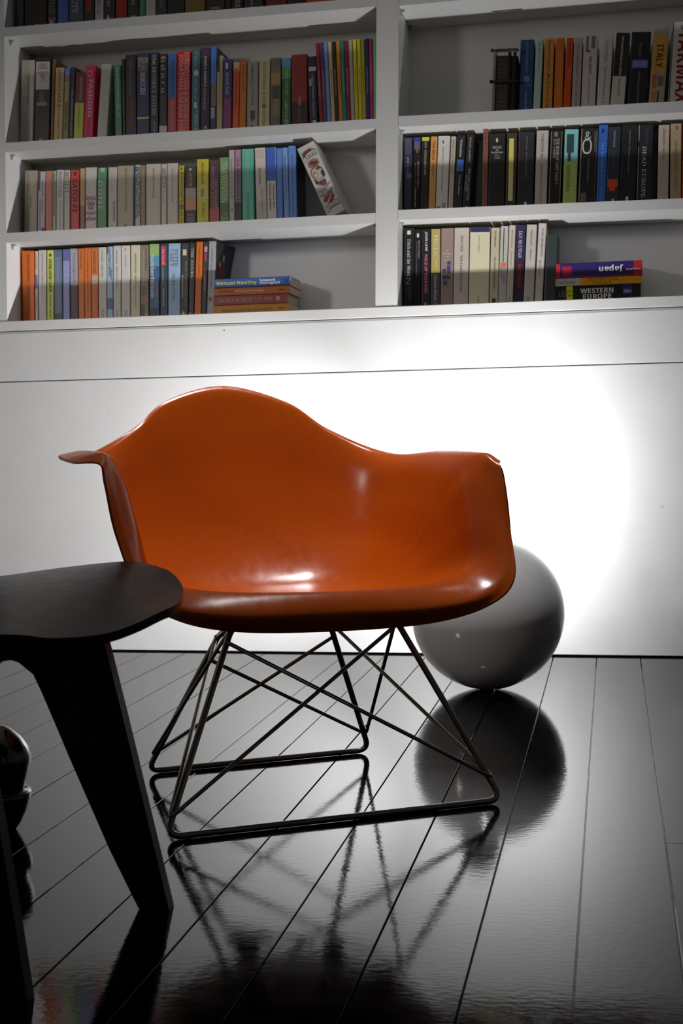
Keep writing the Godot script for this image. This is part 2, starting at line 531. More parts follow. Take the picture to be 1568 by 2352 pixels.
func shell_mesh(thick: float) -> ArrayMesh:
	var half := shell_rays()
	var rays := []
	for r in half:
		rays.append(r)
	for k in range(half.size() - 2, 0, -1):
		var m := []
		for p in half[k]:
			m.append(Vector3(-p.x, p.y, p.z))
		rays.append(m)
	# the shell sits a degree out of level on its mounts
	for k in rays.size():
		for j in rays[k].size():
			var p: Vector3 = rays[k][j]
			rays[k][j] = p + Vector3(0, -0.019 * p.x, 0)
	var K := rays.size()
	var J: int = rays[0].size()
	var nu := 220
	var nv := 64
	var grid := []
	for i in nu:
		var t := float(i) * K / nu
		var k := int(t)
		var f := t - k
		var prof := []
		for j in J:
			prof.append(catmull(rays[(k + K - 1) % K][j], rays[k][j], rays[(k + 1) % K][j], rays[(k + 2) % K][j], f))
		var line := []
		for n in nv + 1:
			var s := float(n) * (J - 1) / nv
			var a := mini(int(s), J - 2)
			var g := s - a
			var p1: Vector3 = prof[a]
			var p2: Vector3 = prof[a + 1]
			var p0: Vector3 = prof[a - 1] if a > 0 else 2.0 * p1 - p2
			var p3: Vector3 = prof[a + 2] if a + 2 < J else 2.0 * p2 - p1
			line.append(catmull(p0, p1, p2, p3, g))
		grid.append(line)
	# normals on the seating side
	var norm := []
	for i in nu:
		var line := []
		for n in nv + 1:
			if n == 0:
				line.append(Vector3.UP)
				continue
			var du: Vector3 = grid[(i + 1) % nu][n] - grid[(i + nu - 1) % nu][n]
			var dv: Vector3 = grid[i][mini(n + 1, nv)] - grid[i][n - 1]
			var v := dv.cross(du).normalized()
			line.append(v)
		norm.append(line)
	var sgn := 1.0 if norm[0][20].y > 0 else -1.0
	var V := PackedVector3Array()
	var N := PackedVector3Array()
	var I := PackedInt32Array()
	for side in 2:
		for i in nu:
			for n in nv + 1:
				var nn: Vector3 = norm[i][n] if n == 0 else norm[i][n] * sgn
				V.append(grid[i][n] - nn * (thick if side == 1 else 0.0))
				N.append(nn if side == 0 else -nn)
	var row := nv + 1
	var put := func(a: int, b: int, c: int) -> void:
		var nn := N[a] + N[b] + N[c]
		if (V[c] - V[a]).cross(V[b] - V[a]).dot(nn) < 0:
			I.append_array([a, c, b])
		else:
			I.append_array([a, b, c])
	for side in 2:
		var o := side * nu * row
		for i in nu:
			var i2 := (i + 1) % nu
			for n in nv:
				put.call(o + i * row + n, o + i * row + n + 1, o + i2 * row + n + 1)
				if n > 0:
					put.call(o + i * row + n, o + i2 * row + n + 1, o + i2 * row + n)
	# rounded rim: a strip that bulges a little past the edge
	var base := V.size()
	for i in nu:
		var e: Vector3 = (grid[i][nv] - grid[i][nv - 1]).normalized()
		var nn: Vector3 = norm[i][nv] * sgn
		for q in 5:
			var ang := PI * q / 4.0
			V.append(grid[i][nv] - nn * thick * 0.5 + (nn * cos(ang) + e * sin(ang)) * thick * 0.5)
			N.append(nn * cos(ang) + e * sin(ang))
	for i in nu:
		var i2 := (i + 1) % nu
		for q in 4:
			put.call(base + i * 5 + q, base + i * 5 + q + 1, base + i2 * 5 + q + 1)
			put.call(base + i * 5 + q, base + i2 * 5 + q + 1, base + i2 * 5 + q)
	var arr := []
	arr.resize(Mesh.ARRAY_MAX)
	arr[Mesh.ARRAY_VERTEX] = V
	arr[Mesh.ARRAY_NORMAL] = N
	arr[Mesh.ARRAY_INDEX] = I
	var mesh := ArrayMesh.new()
	mesh.add_surface_from_arrays(Mesh.PRIMITIVE_TRIANGLES, arr)
	return mesh

func armchair() -> void:
	var t := thing("armchair", "orange moulded shell armchair on a low crossed steel wire base", "armchair", CHAIR_AT, CHAIR_TURN)
	part("shell", shell_mesh(0.0042), mats["orange_shell"], t, Vector3(SHELL_SHIFT, 0, 0))
	var steel: Material = mats["steel_wire"]
	# two runners, each bent up at its ends into legs that reach the seat
	var R := 0.0048
	var fl := [Vector3(-0.121, 0.277, 0.085), Vector3(-0.251, R, 0.196)]
	var fr := [Vector3(0.127, 0.277, 0.09), Vector3(0.253, R, 0.200)]
	var rl := [Vector3(-0.092, 0.240, -0.10), Vector3(-0.196, R, -0.197)]
	var rr := [Vector3(0.082, 0.262, -0.085), Vector3(0.193, R, -0.196)]
	part("front_runner", tube(rounded([Vector3(-0.06, 0.277, 0.06), fl[0], fl[1], fr[1], fr[0], Vector3(0.06, 0.277, 0.06)], 0.024), R, 14), steel, t)
	part("rear_runner", tube(rounded([Vector3(0.03, 0.252, -0.03), Vector3(-0.06, 0.246, -0.09), rl[0], rl[1], rr[1], rr[0], Vector3(0.07, 0.272, -0.07)], 0.024), R, 14), steel, t)
	# four bent braces, each hooked round a leg near the floor
	var on := func(leg: Array, f: float) -> Vector3:
		return leg[1].lerp(leg[0], f)
	var out := func(p: Vector3, d: float) -> Vector3:
		return p + Vector3(p.x, 0, p.z).normalized() * d
	var r := 0.0031
	for b in [[fr, 0.955, fl, 0.085, rl, 0.97], [fl, 0.91, fr, 0.115, rr, 0.93], [fl, 0.965, rl, 0.115, rr, 0.84], [fr, 0.985, rr, 0.115, rl, 0.82]]:
		var v: Vector3 = out.call(on.call(b[2], b[3]), 0.007)
		part("cross_brace", tube(rounded([out.call(on.call(b[0], b[1]), 0.004), v, out.call(on.call(b[4], b[5]), 0.004)], 0.012), r, 10), steel, t)
	# rubber mounts and a bolt head under the seat
	for p in [Vector3(-0.10, 0.268, 0.075), Vector3(0.105, 0.268, 0.078), Vector3(-0.07, 0.2535, -0.06), Vector3(0.072, 0.268, -0.055)]:
		part("rubber_mount", lathe([Vector2(0.0, 0.0), Vector2(0.016, 0.0), Vector2(0.019, 0.003), Vector2(0.019, 0.012), Vector2(0.017, 0.018), Vector2(0, 0.018)], 24), mats["black_rubber"], t, p)
	part("bolt_head", lathe([Vector2(0, 0), Vector2(0.004, 0.0), Vector2(0.0065, 0.003), Vector2(0.0065, 0.034), Vector2(0, 0.034)], 16), steel, t, Vector3(0.008, 0.262, 0.08))
	part("mount_plate", box(Vector3(-0.10, 0.250, -0.105), Vector3(-0.03, 0.254, -0.045), 0.001), steel, t)

# -------------------------------------------------------------------- globe and the lamp behind it
func globe() -> void:
	var t := thing("globe", "large glossy white globe standing on black floorboards behind the orange armchair", "ball", Vector3(GLOBE_AT.x, 0.0, GLOBE_AT.z))
	var prof := []
	var R := 0.1660
	for i in 65:
		var a := -PI / 2 + PI * i / 64.0
		# the lowest part is pressed a little flat by its own weight
		prof.append(Vector2(maxf(cos(a), 0.0) * R, maxf(R + sin(a) * R, 0.0006) + 0.0003))
	part("skin", lathe(prof, 96), mats["globe_white"], t)
	var d := Vector3(0.16, -0.93, 0.34).normalized()
	var plug := part("valve_plug", lathe([Vector2(0, -0.002), Vector2(0.0075, -0.002), Vector2(0.0085, 0.0), Vector2(0.0075, 0.0015), Vector2(0, 0.002)], 20), mats["black_rubber"], t, Vector3(0, R, 0) + d * R)
	plug.quaternion = Quaternion(Vector3.UP, d)

func work_lamp() -> void:
	var t := thing("work_lamp", "small black reflector lamp on a slim stand hidden behind the white globe", "lamp", Vector3(LAMP_AT.x, 0, 0.255))
	var z := LAMP_AT.z - 0.255
	part("base", lathe([Vector2(0, 0.0005), Vector2(0.05, 0.0005), Vector2(0.052, 0.004), Vector2(0.03, 0.012), Vector2(0, 0.014)], 32), mats["lamp_black"], t)
	part("pole", tube([Vector3(0, 0.01, 0), Vector3(0, 0.30, 0.0), Vector3(0, 0.325, 0.03), Vector3(0, 0.330, z)], 0.004, 10), mats["lamp_black"], t)
	# bowl open towards the wall
	var prof := []
	for i in 17:
		var a := PI / 2 * i / 16.0
		prof.append(Vector2(sin(a) * 0.048, -cos(a) * 0.048))
	for i in range(16, -1, -1):
		var a := PI / 2 * i / 16.0
		prof.append(Vector2(sin(a) * 0.0465, -cos(a) * 0.0465))
	var bowl := part("reflector", lathe(prof, 40), mats["lamp_black"], t, Vector3(0, LAMP_AT.y, z))
	bowl.quaternion = Quaternion(Vector3.UP, Vector3(-0.66, 0.2, -0.72).normalized())
	var bulb := SphereMesh.new()
	bulb.radius = 0.024
	bulb.height = 0.048
	bulb.radial_segments = 24
	bulb.rings = 12
	var gm := plain("lamp_bulb", Color(1, 1, 1), 0.4)
	gm.emission_enabled = true
	gm.emission = Color(1, 1, 1)
	gm.emission_energy_multiplier = 8.0
	part("bulb", bulb, gm, t, Vector3(0, LAMP_AT.y, z))
	var l := OmniLight3D.new()
	l.name = "bulb_light"
	l.light_energy = 0.62
	l.light_size = 0.024
	l.omni_range = 8.0
	l.omni_attenuation = 2.0
	l.shadow_enabled = true
	l.position = Vector3(0, LAMP_AT.y, z)
	t.add_child(l)
	# an added spot, off the bowl's axis, brightens the cupboard front
	var s := SpotLight3D.new()
	s.name = "added_beam"
	s.light_energy = 1.25
	s.light_size = 0.024
	s.spot_range = 8.0
	s.spot_attenuation = 2.0
	s.spot_angle = 42.0
	s.spot_angle_attenuation = 1.0
	s.shadow_enabled = true
	s.position = l.position
	s.quaternion = Quaternion(Vector3.FORWARD, Vector3(-0.92, 0.06, -0.38).normalized())
	t.add_child(s)

func ceiling_lamp() -> void:
	var at := Vector3(-0.47, 2.6, 0.98)
	var t := thing("ceiling_lamp", "small round downlight in the ceiling above the armchair", "lamp", at)
	part("trim_ring", lathe([Vector2(0.055, 0.0), Vector2(0.055, -0.006), Vector2(0.07, -0.006), Vector2(0.075, 0.0)], 40), mats["white_paint"], t)
	var gm := plain("lamp_disc", Color(1, 1, 1), 0.4)
	gm.emission_enabled = true
	gm.emission = Color(1, 0.98, 0.95)
	gm.emission_energy_multiplier = 6.0
	var dl := part("lamp_glass", disc(0.054, 32), gm, t, Vector3(0, -0.002, 0))
	dl.rotation.x = PI / 2
	var l := SpotLight3D.new()
	l.name = "downlight"
	l.light_energy = 3.8
	l.light_size = 0.05
	l.spot_range = 8.0
	l.spot_attenuation = 2.0
	l.spot_angle = 24.0
	l.spot_angle_attenuation = 1.0
	l.shadow_enabled = true
	l.position = Vector3(0, -0.012, 0)
	l.rotation.x = -PI / 2
	t.add_child(l)
	# an added fill lamp, out of view, brightens the cupboards and armchair
	var f := thing("fill_lamp", "added round fill lamp on a floor stand, unseen in the room behind the viewer", "lamp", Vector3(-2.9, 0.0, 3.5))
	var aim := (Vector3(-0.75, 0.42, 0.0) - Vector3(-2.9, 1.75, 3.5)).normalized()
	part("base", lathe([Vector2(0, 0.0005), Vector2(0.16, 0.0005), Vector2(0.165, 0.01), Vector2(0.03, 0.03), Vector2(0, 0.03)], 40), mats["lamp_black"], f)
	part("pole", tube([Vector3(0, 0.02, 0), Vector3(0, 1.73, 0)], 0.012, 12), mats["lamp_black"], f)
	var dish := part("dish", lathe([Vector2(0, -0.06), Vector2(0.10, -0.05), Vector2(0.2, -0.012), Vector2(0.225, 0.02), Vector2(0.222, 0.02), Vector2(0.197, -0.009), Vector2(0.1, -0.046), Vector2(0, -0.056)], 48), mats["lamp_black"], f, Vector3(0, 1.75, 0))
	dish.quaternion = Quaternion(Vector3.UP, aim)
	var pm := plain("lamp_diffuser", Color(1, 1, 1), 0.5)
	pm.emission_enabled = true
	pm.emission = Color(1, 1, 1)
	pm.emission_energy_multiplier = 2.0
	var dif := part("diffuser", disc(0.21, 40), pm, f, Vector3(0, 1.75, 0) + aim * 0.012)
	dif.quaternion = Quaternion(Vector3.BACK, aim)
	var s := SpotLight3D.new()
	s.name = "fill_light"
	s.light_color = Color(1.0, 0.965, 0.94)
	s.light_energy = 2.1
	s.light_size = 0.21
	s.spot_range = 10.0
	s.spot_attenuation = 2.0
	s.spot_angle = 23.0
	s.spot_angle_attenuation = 1.0
	s.shadow_enabled = true
	s.position = Vector3(0, 1.75, 0) + aim * 0.24
	s.quaternion = Quaternion(Vector3.FORWARD, aim)
	f.add_child(s)

# -------------------------------------------------------------------- the black plywood chair in the foreground
func lounge_chair() -> void:
	var o := Vector3(-0.96, 0, 1.95)
	var t := thing("lounge_chair", "low black bent-plywood chair with winged seat, cut off by the frame, nearest the viewer", "chair", o)
	# sections across the seat: edge towards the wall, edge towards the viewer
	var far := [Vector3(-0.466, 0.377, 1.990), Vector3(-0.483, 0.382, 1.950), Vector3(-0.506, 0.388, 1.910), Vector3(-0.526, 0.391, 1.885), Vector3(-0.564, 0.395, 1.855), Vector3(-0.600, 0.394, 1.835), Vector3(-0.682, 0.385, 1.815), Vector3(-0.772, 0.373, 1.800), Vector3(-0.87, 0.364, 1.79), Vector3(-0.96, 0.361, 1.788)]
	var near := [Vector3(-0.466, 0.377, 1.990), Vector3(-0.456, 0.372, 2.030), Vector3(-0.450, 0.368, 2.070), Vector3(-0.455, 0.365, 2.105), Vector3(-0.465, 0.359, 2.150), Vector3(-0.484, 0.354, 2.190), Vector3(-0.523, 0.354, 2.220), Vector3(-0.567, 0.360, 2.240), Vector3(-0.72, 0.357, 2.265), Vector3(-0.96, 0.354, 2.28)]
	var secs := []
	var n := far.size()
	for i in n * 2 - 1:
		var k := i if i < n else 2 * n - 2 - i
		var mir := i >= n
		var line := []
		for j in 15:
			var f := j / 14.0
			var p: Vector3 = far[k].lerp(near[k], f)
			var w: float = clampf((k - 3.0) / 4.0, 0.0, 1.0)
			p.y += 0.012 * w * sin(PI * pow(f, 0.85)) - 0.004 * (1.0 - w) * clampf(k / 3.0, 0.0, 1.0) * sin(PI * f)
			if mir:
				p.x = 2.0 * o.x - p.x
			line.append(p - o)
		secs.append(line)
	# resample along the seat for a smooth outline
	var fine := []
	for i in secs.size() - 1:
		for q in 5:
			var line := []
			for j in 15:
				line.append(catmull(secs[maxi(i - 1, 0)][j], secs[i][j], secs[i + 1][j], secs[mini(i + 2, secs.size() - 1)][j], q / 5.0))
			fine.append(line)
	fine.append(secs[-1])
	var st := begin(true)
	var th := Vector3(0, -0.0095, 0)
	for i in fine.size() - 1:
		for j in 14:
			quad(st, fine[i][j], fine[i + 1][j], fine[i + 1][j + 1], fine[i][j + 1], Vector3.UP)
	var top := finish(st)
	part("seat", top, mats["black_lacquer"], t)
	var sb := begin(true)
	for i in fine.size() - 1:
		for j in 14:
			quad(sb, fine[i][j] + th, fine[i + 1][j] + th, fine[i + 1][j + 1] + th, fine[i][j + 1] + th, Vector3.DOWN)
	part("seat_underside", finish(sb), mats["black_lacquer"], t)
	var se := begin(true)
	for i in fine.size() - 1:
		for j in [0, 14]:
			var mid: Vector3 = fine[i][j] - fine[i][7]
			var last := Vector3.ZERO
			for q in 5:
				pass
			quad(se, fine[i][j], fine[i + 1][j], fine[i + 1][j] + th, fine[i][j] + th, Vector3(mid.x, 0, mid.z) + Vector3(0.001, 0, 0.001))
	part("seat_edge", finish(se), mats["black_lacquer"], t)
	# legs: broad flat laminated blades, tapering to the floor
	var leg := [Vector2(-0.542, 0.0004), Vector2(-0.576, 0.069), Vector2(-0.622, 0.175), Vector2(-0.637, 0.211), Vector2(-0.654, 0.251), Vector2(-0.664, 0.272), Vector2(-0.682, 0.286), Vector2(-0.72, 0.296), Vector2(-0.72, 0.334), Vector2(-0.585, 0.345), Vector2(-0.574, 0.305), Vector2(-0.556, 0.228), Vector2(-0.505, 0.0004)]
	var shifted := []
	for p in leg:
		shifted.append(p - Vector2(o.x, 0))
	part("leg", slab(shifted, -0.018, 0.0), mats["black_leg"], t)
	var mirrored := []
	for p in shifted:
		mirrored.append(Vector2(-p.x, p.y))
	part("leg", slab(mirrored, -0.018, 0.0), mats["black_leg"], t)
	var l2 := [Vector2(-0.600, 0.0004), Vector2(-0.64, 0.13), Vector2(-0.685, 0.25), Vector2(-0.73, 0.318), Vector2(-0.80, 0.336), Vector2(-0.62, 0.338), Vector2(-0.604, 0.305), Vector2(-0.580, 0.169), Vector2(-0.557, 0.0004)]
	var sh2 := []
	for p in l2:
		sh2.append(p - Vector2(o.x, 0))
	part("leg", slab(sh2, 0.258, 0.275), mats["black_leg"], t)
	part("seat_rail", slab([Vector2(0.238, 0.283), Vector2(0.262, 0.285), Vector2(0.28, 0.296), Vector2(0.31, 0.300), Vector2(0.34, 0.309), Vector2(0.34, 0.336), Vector2(-0.34, 0.336), Vector2(-0.34, 0.30), Vector2(-0.2, 0.283)], 0.03, 0.06), mats["brown_rail"], t)

func ornament() -> void:
	var t := thing("ornament", "small polished dark metal ornament with a pinched waist on the floor", "ornament", Vector3(-0.843, 0.0, 1.655))
	part("lower_body", lathe([Vector2(0, 0.0004), Vector2(0.014, 0.0004), Vector2(0.021, 0.010), Vector2(0.030, 0.028), Vector2(0.0355, 0.045), Vector2(0.0365, 0.0525), Vector2(0.034, 0.056), Vector2(0, 0.057)], 48), mats["dark_chrome"], t)
	var rim := part("rim", lathe([Vector2(0.028, 0.0), Vector2(0.036, -0.0012), Vector2(0.0375, 0.0004), Vector2(0.036, 0.002), Vector2(0.028, 0.0022), Vector2(0.028, 0.0)], 48), mats["dark_chrome"], t, Vector3(0, 0.058, 0))
	rim.rotation.z = -0.16
	var up := part("upper_body", lathe([Vector2(0, 0.054), Vector2(0.029, 0.056), Vector2(0.030, 0.063), Vector2(0.035, 0.078), Vector2(0.0395, 0.093), Vector2(0.0405, 0.102), Vector2(0.037, 0.116), Vector2(0.028, 0.130), Vector2(0.015, 0.142), Vector2(0.006, 0.147), Vector2(0, 0.148)], 48), mats["dark_chrome"], t)
	up.rotation.z = 0.03

# -------------------------------------------------------------------- books
# A cover wrapped round the spine; the spine's face lies at z = 0, the book reaches back to -d.
func cover_mesh(w: float, h: float, d: float, r: float, th: float) -> ArrayMesh:
	var outer := []
	var inner := []
	var hw := w * 0.5
	r = minf(r, hw * 0.6)
	outer.append(Vector2(-hw, -d))
	inner.append(Vector2(-hw + th, -d))
	for k in 4:
		var a := PI - PI / 2 * k / 3.0
		outer.append(Vector2(-hw + r + cos(a) * r, -r + sin(a) * r))
		inner.append(Vector2(-hw + r + cos(a) * (r - th), -r + sin(a) * (r - th)))
	for k in 4:
		var a := PI / 2 - PI / 2 * k / 3.0
		outer.append(Vector2(hw - r + cos(a) * r, -r + sin(a) * r))
		inner.append(Vector2(hw - r + cos(a) * (r - th), -r + sin(a) * (r - th)))
	outer.append(Vector2(hw, -d))
	inner.append(Vector2(hw - th, -d))
	var st := begin()
	for i in outer.size() - 1:
		var a: Vector2 = outer[i]
		var b: Vector2 = outer[i + 1]
		var c: Vector2 = inner[i + 1]
		var e: Vector2 = inner[i]
		var n := Vector3(-(b.y - a.y), 0, b.x - a.x)
		quad(st, Vector3(a.x, 0, a.y), Vector3(b.x, 0, b.y), Vector3(b.x, h, b.y), Vector3(a.x, h, a.y), n)
		quad(st, Vector3(e.x, 0, e.y), Vector3(c.x, 0, c.y), Vector3(c.x, h, c.y), Vector3(e.x, h, e.y), -n)
		quad(st, Vector3(a.x, h, a.y), Vector3(b.x, h, b.y), Vector3(c.x, h, c.y), Vector3(e.x, h, e.y), Vector3.UP)
		quad(st, Vector3(a.x, 0, a.y), Vector3(b.x, 0, b.y), Vector3(c.x, 0, c.y), Vector3(e.x, 0, e.y), Vector3.DOWN)
	return finish(st)

func letter(t: String, f: String, length: float, height: float, m: Material, parent: Node, at: Vector3, turn: float) -> void:
	var tm := TextMesh.new()
	tm.text = t
	tm.font = sans_bold if f == "b" else serif if f == "s" else sans
	tm.font_size = 24
	tm.pixel_size = 0.01
	tm.depth = 0.0
	tm.curve_step = 2.0
	var bb := tm.get_aabb()
	if bb.size.x <= 0.0 or bb.size.y <= 0.0:
		return
	var sx := length / bb.size.x
	var sy := height / bb.size.y
	sy = clampf(sy, sx * 0.55, sx * 2.2)
	var o := part("title_lettering", tm, m, parent)
	var c := bb.get_center()
	o.transform = Transform3D(Basis(Vector3.BACK, turn) * Basis.from_scale(Vector3(sx, sy, 1.0)), at) * Transform3D(Basis(), Vector3(-c.x, -c.y, 0))

# a whole book; its foot is the middle of the spine's lower edge
func make_book(label: String, hex: Variant, w: float, h: float, d: float, bands: Array, words: Array, group: String, hard := false, deep_red := 0) -> Node3D:
	var t := thing("book", label, "book", Vector3.ZERO, 0.0, group)
	var th := 0.0022 if hard else 0.0007
	part("cover", cover_mesh(w, h, d, 0.003 if hard else 0.0016, minf(th, w * 0.2)), ink(hex, 0.42), t)
	var inset := 0.003 if hard else 0.0006
	var e := minf(th, w * 0.2) + 0.0001
	part("page_block", box(Vector3(-w * 0.5 + e, inset, -d + inset), Vector3(w * 0.5 - e, h - inset, -0.0032 if hard else -0.0017), 0.0002), mats["paper"], t)
	var flat := w - 0.0012
	for b in bands:
		var y0: float = h * (1.0 - b[1])
		var y1: float = h * (1.0 - b[0])
		var lo := Vector3(-flat * 0.5 + flat * b[2], maxf(y0, 0.0002), 0.0)
		var hi := Vector3(-flat * 0.5 + flat * b[3], y1, 0.00018)
		# a layer of print lies over the one before it
		var lay: float = 0.00012 * bands.find(b)
		part("printed_band", box(lo + Vector3(0, 0, -0.0003), hi + Vector3(0, 0, lay), 0.00005), ink(b[4], 0.42), t)
	var z := 0.00025 + 0.00012 * bands.size()
	for x in words:
		var L: float = (x[4] - x[3]) * h
		var y: float = h * (1.0 - 0.5 * (x[3] + x[4]))
		var at := Vector3(-w * 0.5 + w * x[5], y, z)
		if x[7] == "v":
			letter(x[0], x[2], L, x[6] * w, ink(x[1], 0.5), t, at, -PI / 2)
		else:
			# a level line: its height is the band's, its width follows from the spine
			letter(x[0], x[2], w * clampf(x[6] * 0.6 * x[0].length(), 0.1, 0.86), L, ink(x[1], 0.5), t, at, 0.0)
	return t

func shelve(group: String, back: float, hard: bool, rows: Array) -> void:
	var i := 0
	for b in rows:
		i += 1
		var d: float = 0.195 - back - 0.004 * (i % 4)
		var o := make_book(b[0], b[1], b[4], b[5], d, b[7], b[8], group, b[0].contains("hardback") or b[0].contains("clothbound"))
		var lean: float = b[6]
		o.position = Vector3(b[2], b[3] + absf(sin(lean)) * b[4] * 0.5 + 0.0004, -back)
		o.rotation.z = -lean
		last_book = o
		last_size = Vector3(b[4], b[5], d)

func books() -> void:
	shelve("books on the topmost shelf",0.05,true,[
		["narrow dark green clothbound book, first of its row, beside wide black hardback",tone(58,64,63),-1.542,1.654,0.022,0.2268,0.0426,[],[]],
		["wide black hardback with tiny running-dog mark, between dark green book and gold-banded black book",tone(46,41,35),-1.4966,1.654,0.0634,0.258,0.0395,[[0.945,0.955,0.42,0.5,tone(229,188,160)],[0.935,0.95,0.5,0.62,tone(229,188,160)]],[["4",tone(46,41,35),"s",0.3,0.5,0.5,0.3,"v"]]],
		["black book with gold bands and crest, between wide black hardback and royal blue book",tone(58,51,44),-1.45,1.654,0.0255,0.2057,0.0395,[[0.85,0.856,0.05,0.95,tone(191,177,150)],[0.868,0.874,0.05,0.95,tone(191,177,150)],[0.885,0.935,0.22,0.72,tone(191,177,150)]],[["FOLIO OF TALES",tone(168,153,117),"s",0.3,0.8,0.5,0.55,"v"]]],
		["royal blue paperback, between gold-banded black book and slate green book",tone(83,111,192),-1.4193,1.654,0.0308,0.2066,0.039,[],[["ESSAYS AND LETTERS",tone(131,159,229),"r",0.4,0.97,0.35,0.2,"v"]]],
		["slate green book with large pale capitals, between royal blue book and red-lettered black book",tone(78,97,109),-1.3821,1.654,0.0387,0.217,0.0379,[],[["BEAUTY",tone(214,223,229),"s",0.45,0.83,0.4,0.38,"v"]]],
		["near black book with red lettering, between slate green book and lavender book",tone(58,42,46),-1.3457,1.654,0.029,0.1936,0.0375,[],[["THE HUNTER",tone(225,59,59),"b",0.4,0.8,0.45,0.42,"v"]]],
		["lavender grey book with dark vertical lettering, between red-lettered black book and black dancer book",tone(208,201,218),-1.3172,1.654,0.0234,0.1942,0.0381,[],[["HOUELLEBECQ",tone(62,59,70),"r",0.3,0.84,0.4,0.5,"v"]]],
		["black book with small white dancer figure, between lavender book and crimson book",tone(53,51,51),-1.2885,1.654,0.0298,0.1986,0.0364,[[0.87,0.93,0.3,0.4,tone(229,222,215)],[0.9,0.915,0.2,0.55,tone(229,222,215)]],[["STORIES",tone(229,221,211),"r",0.55,0.76,0.4,0.2,"v"]]],
		["plain crimson red book, between black dancer book and black paperback",tone(180,30,23),-1.2559,1.654,0.0306,0.1826,0.0378,[],[]],
		["black paperback with grey spine lettering, between crimson book and narrow green book",tone(56,54,53),-1.2232,1.654,0.0288,0.1863,0.037,[],[["LOSING",tone(226,218,211),"r",0.5,0.75,0.5,0.3,"v"],["KO",tone(226,218,211),"b",0.9,0.96,0.5,0.4,"v"]]],
		["narrow green book with pale lettering, between black paperback and pale grey book",tone(63,141,104),-1.1981,1.654,0.0168,0.1771,0.034,[],[["Separate States",tone(203,229,211),"s",0.5,0.85,0.5,0.4,"v"]]],
		["plain pale grey book, between narrow green book and charcoal book",tone(209,201,191),-1.1749,1.654,0.0264,0.1788,0.0335,[],[]],
		["charcoal book with dim grey lettering, between pale grey book and broad black book",tone(64,63,68),-1.1455,1.654,0.029,0.1796,0.033,[],[["ROOM SERVICE",tone(155,155,163),"r",0.4,0.83,0.5,0.3,"v"]]],
		["broad plain black book, between charcoal book and olive gold book",tone(46,42,41),-1.1056,1.654,0.0455,0.1933,0.0308,[],[]],
		["broad olive gold book, between broad black book and bow-marked black book",tone(138,111,44),-1.0537,1.654,0.0538,0.1793,0.0304,[],[]],
		["black book with white line and bow mark, between olive gold book and thin black book",tone(53,51,49),-0.9989,1.654,0.0497,0.1809,0.0275,[[0.915,0.922,0.05,0.95,tone(229,222,213)],[0.955,0.985,0.47,0.55,tone(229,222,213)]],[["COVERS",tone(229,222,213),"r",0.87,0.905,0.5,0.16,"h"]]],
		["thin plain black book, between bow-marked black book and cream-lettered dark book",tone(44,42,42),-0.9648,1.654,0.0145,0.1699,0.0275,[],[]],
		["dark book with one big cream letter, between thin black book and plum black book",tone(49,42,35),-0.9403,1.654,0.0303,0.1782,0.0268,[],[["CLASS",tone(229,217,194),"s",0.6,0.9,0.55,0.4,"v"]]],
		["broad plum black book, between cream-lettered dark book and maroon book",tone(66,58,68),-0.8963,1.654,0.0495,0.172,0.0262,[],[["Ned Kelly",tone(196,182,201),"s",0.6,0.93,0.4,0.18,"v"]]],
		["broad plain maroon book, between plum black book and matt black book",tone(129,44,35),-0.8361,1.654,0.0555,0.1606,0.0256,[],[]],
		["broad matt black book, between maroon book and rust orange book",tone(47,44,44),-0.7826,1.654,0.0463,0.1523,0.0251,[],[]],
		["rust orange book, last of its row, beside matt black book",tone(220,82,46),-0.7323,1.654,0.0493,0.1513,0.0244,[],[]],
	])
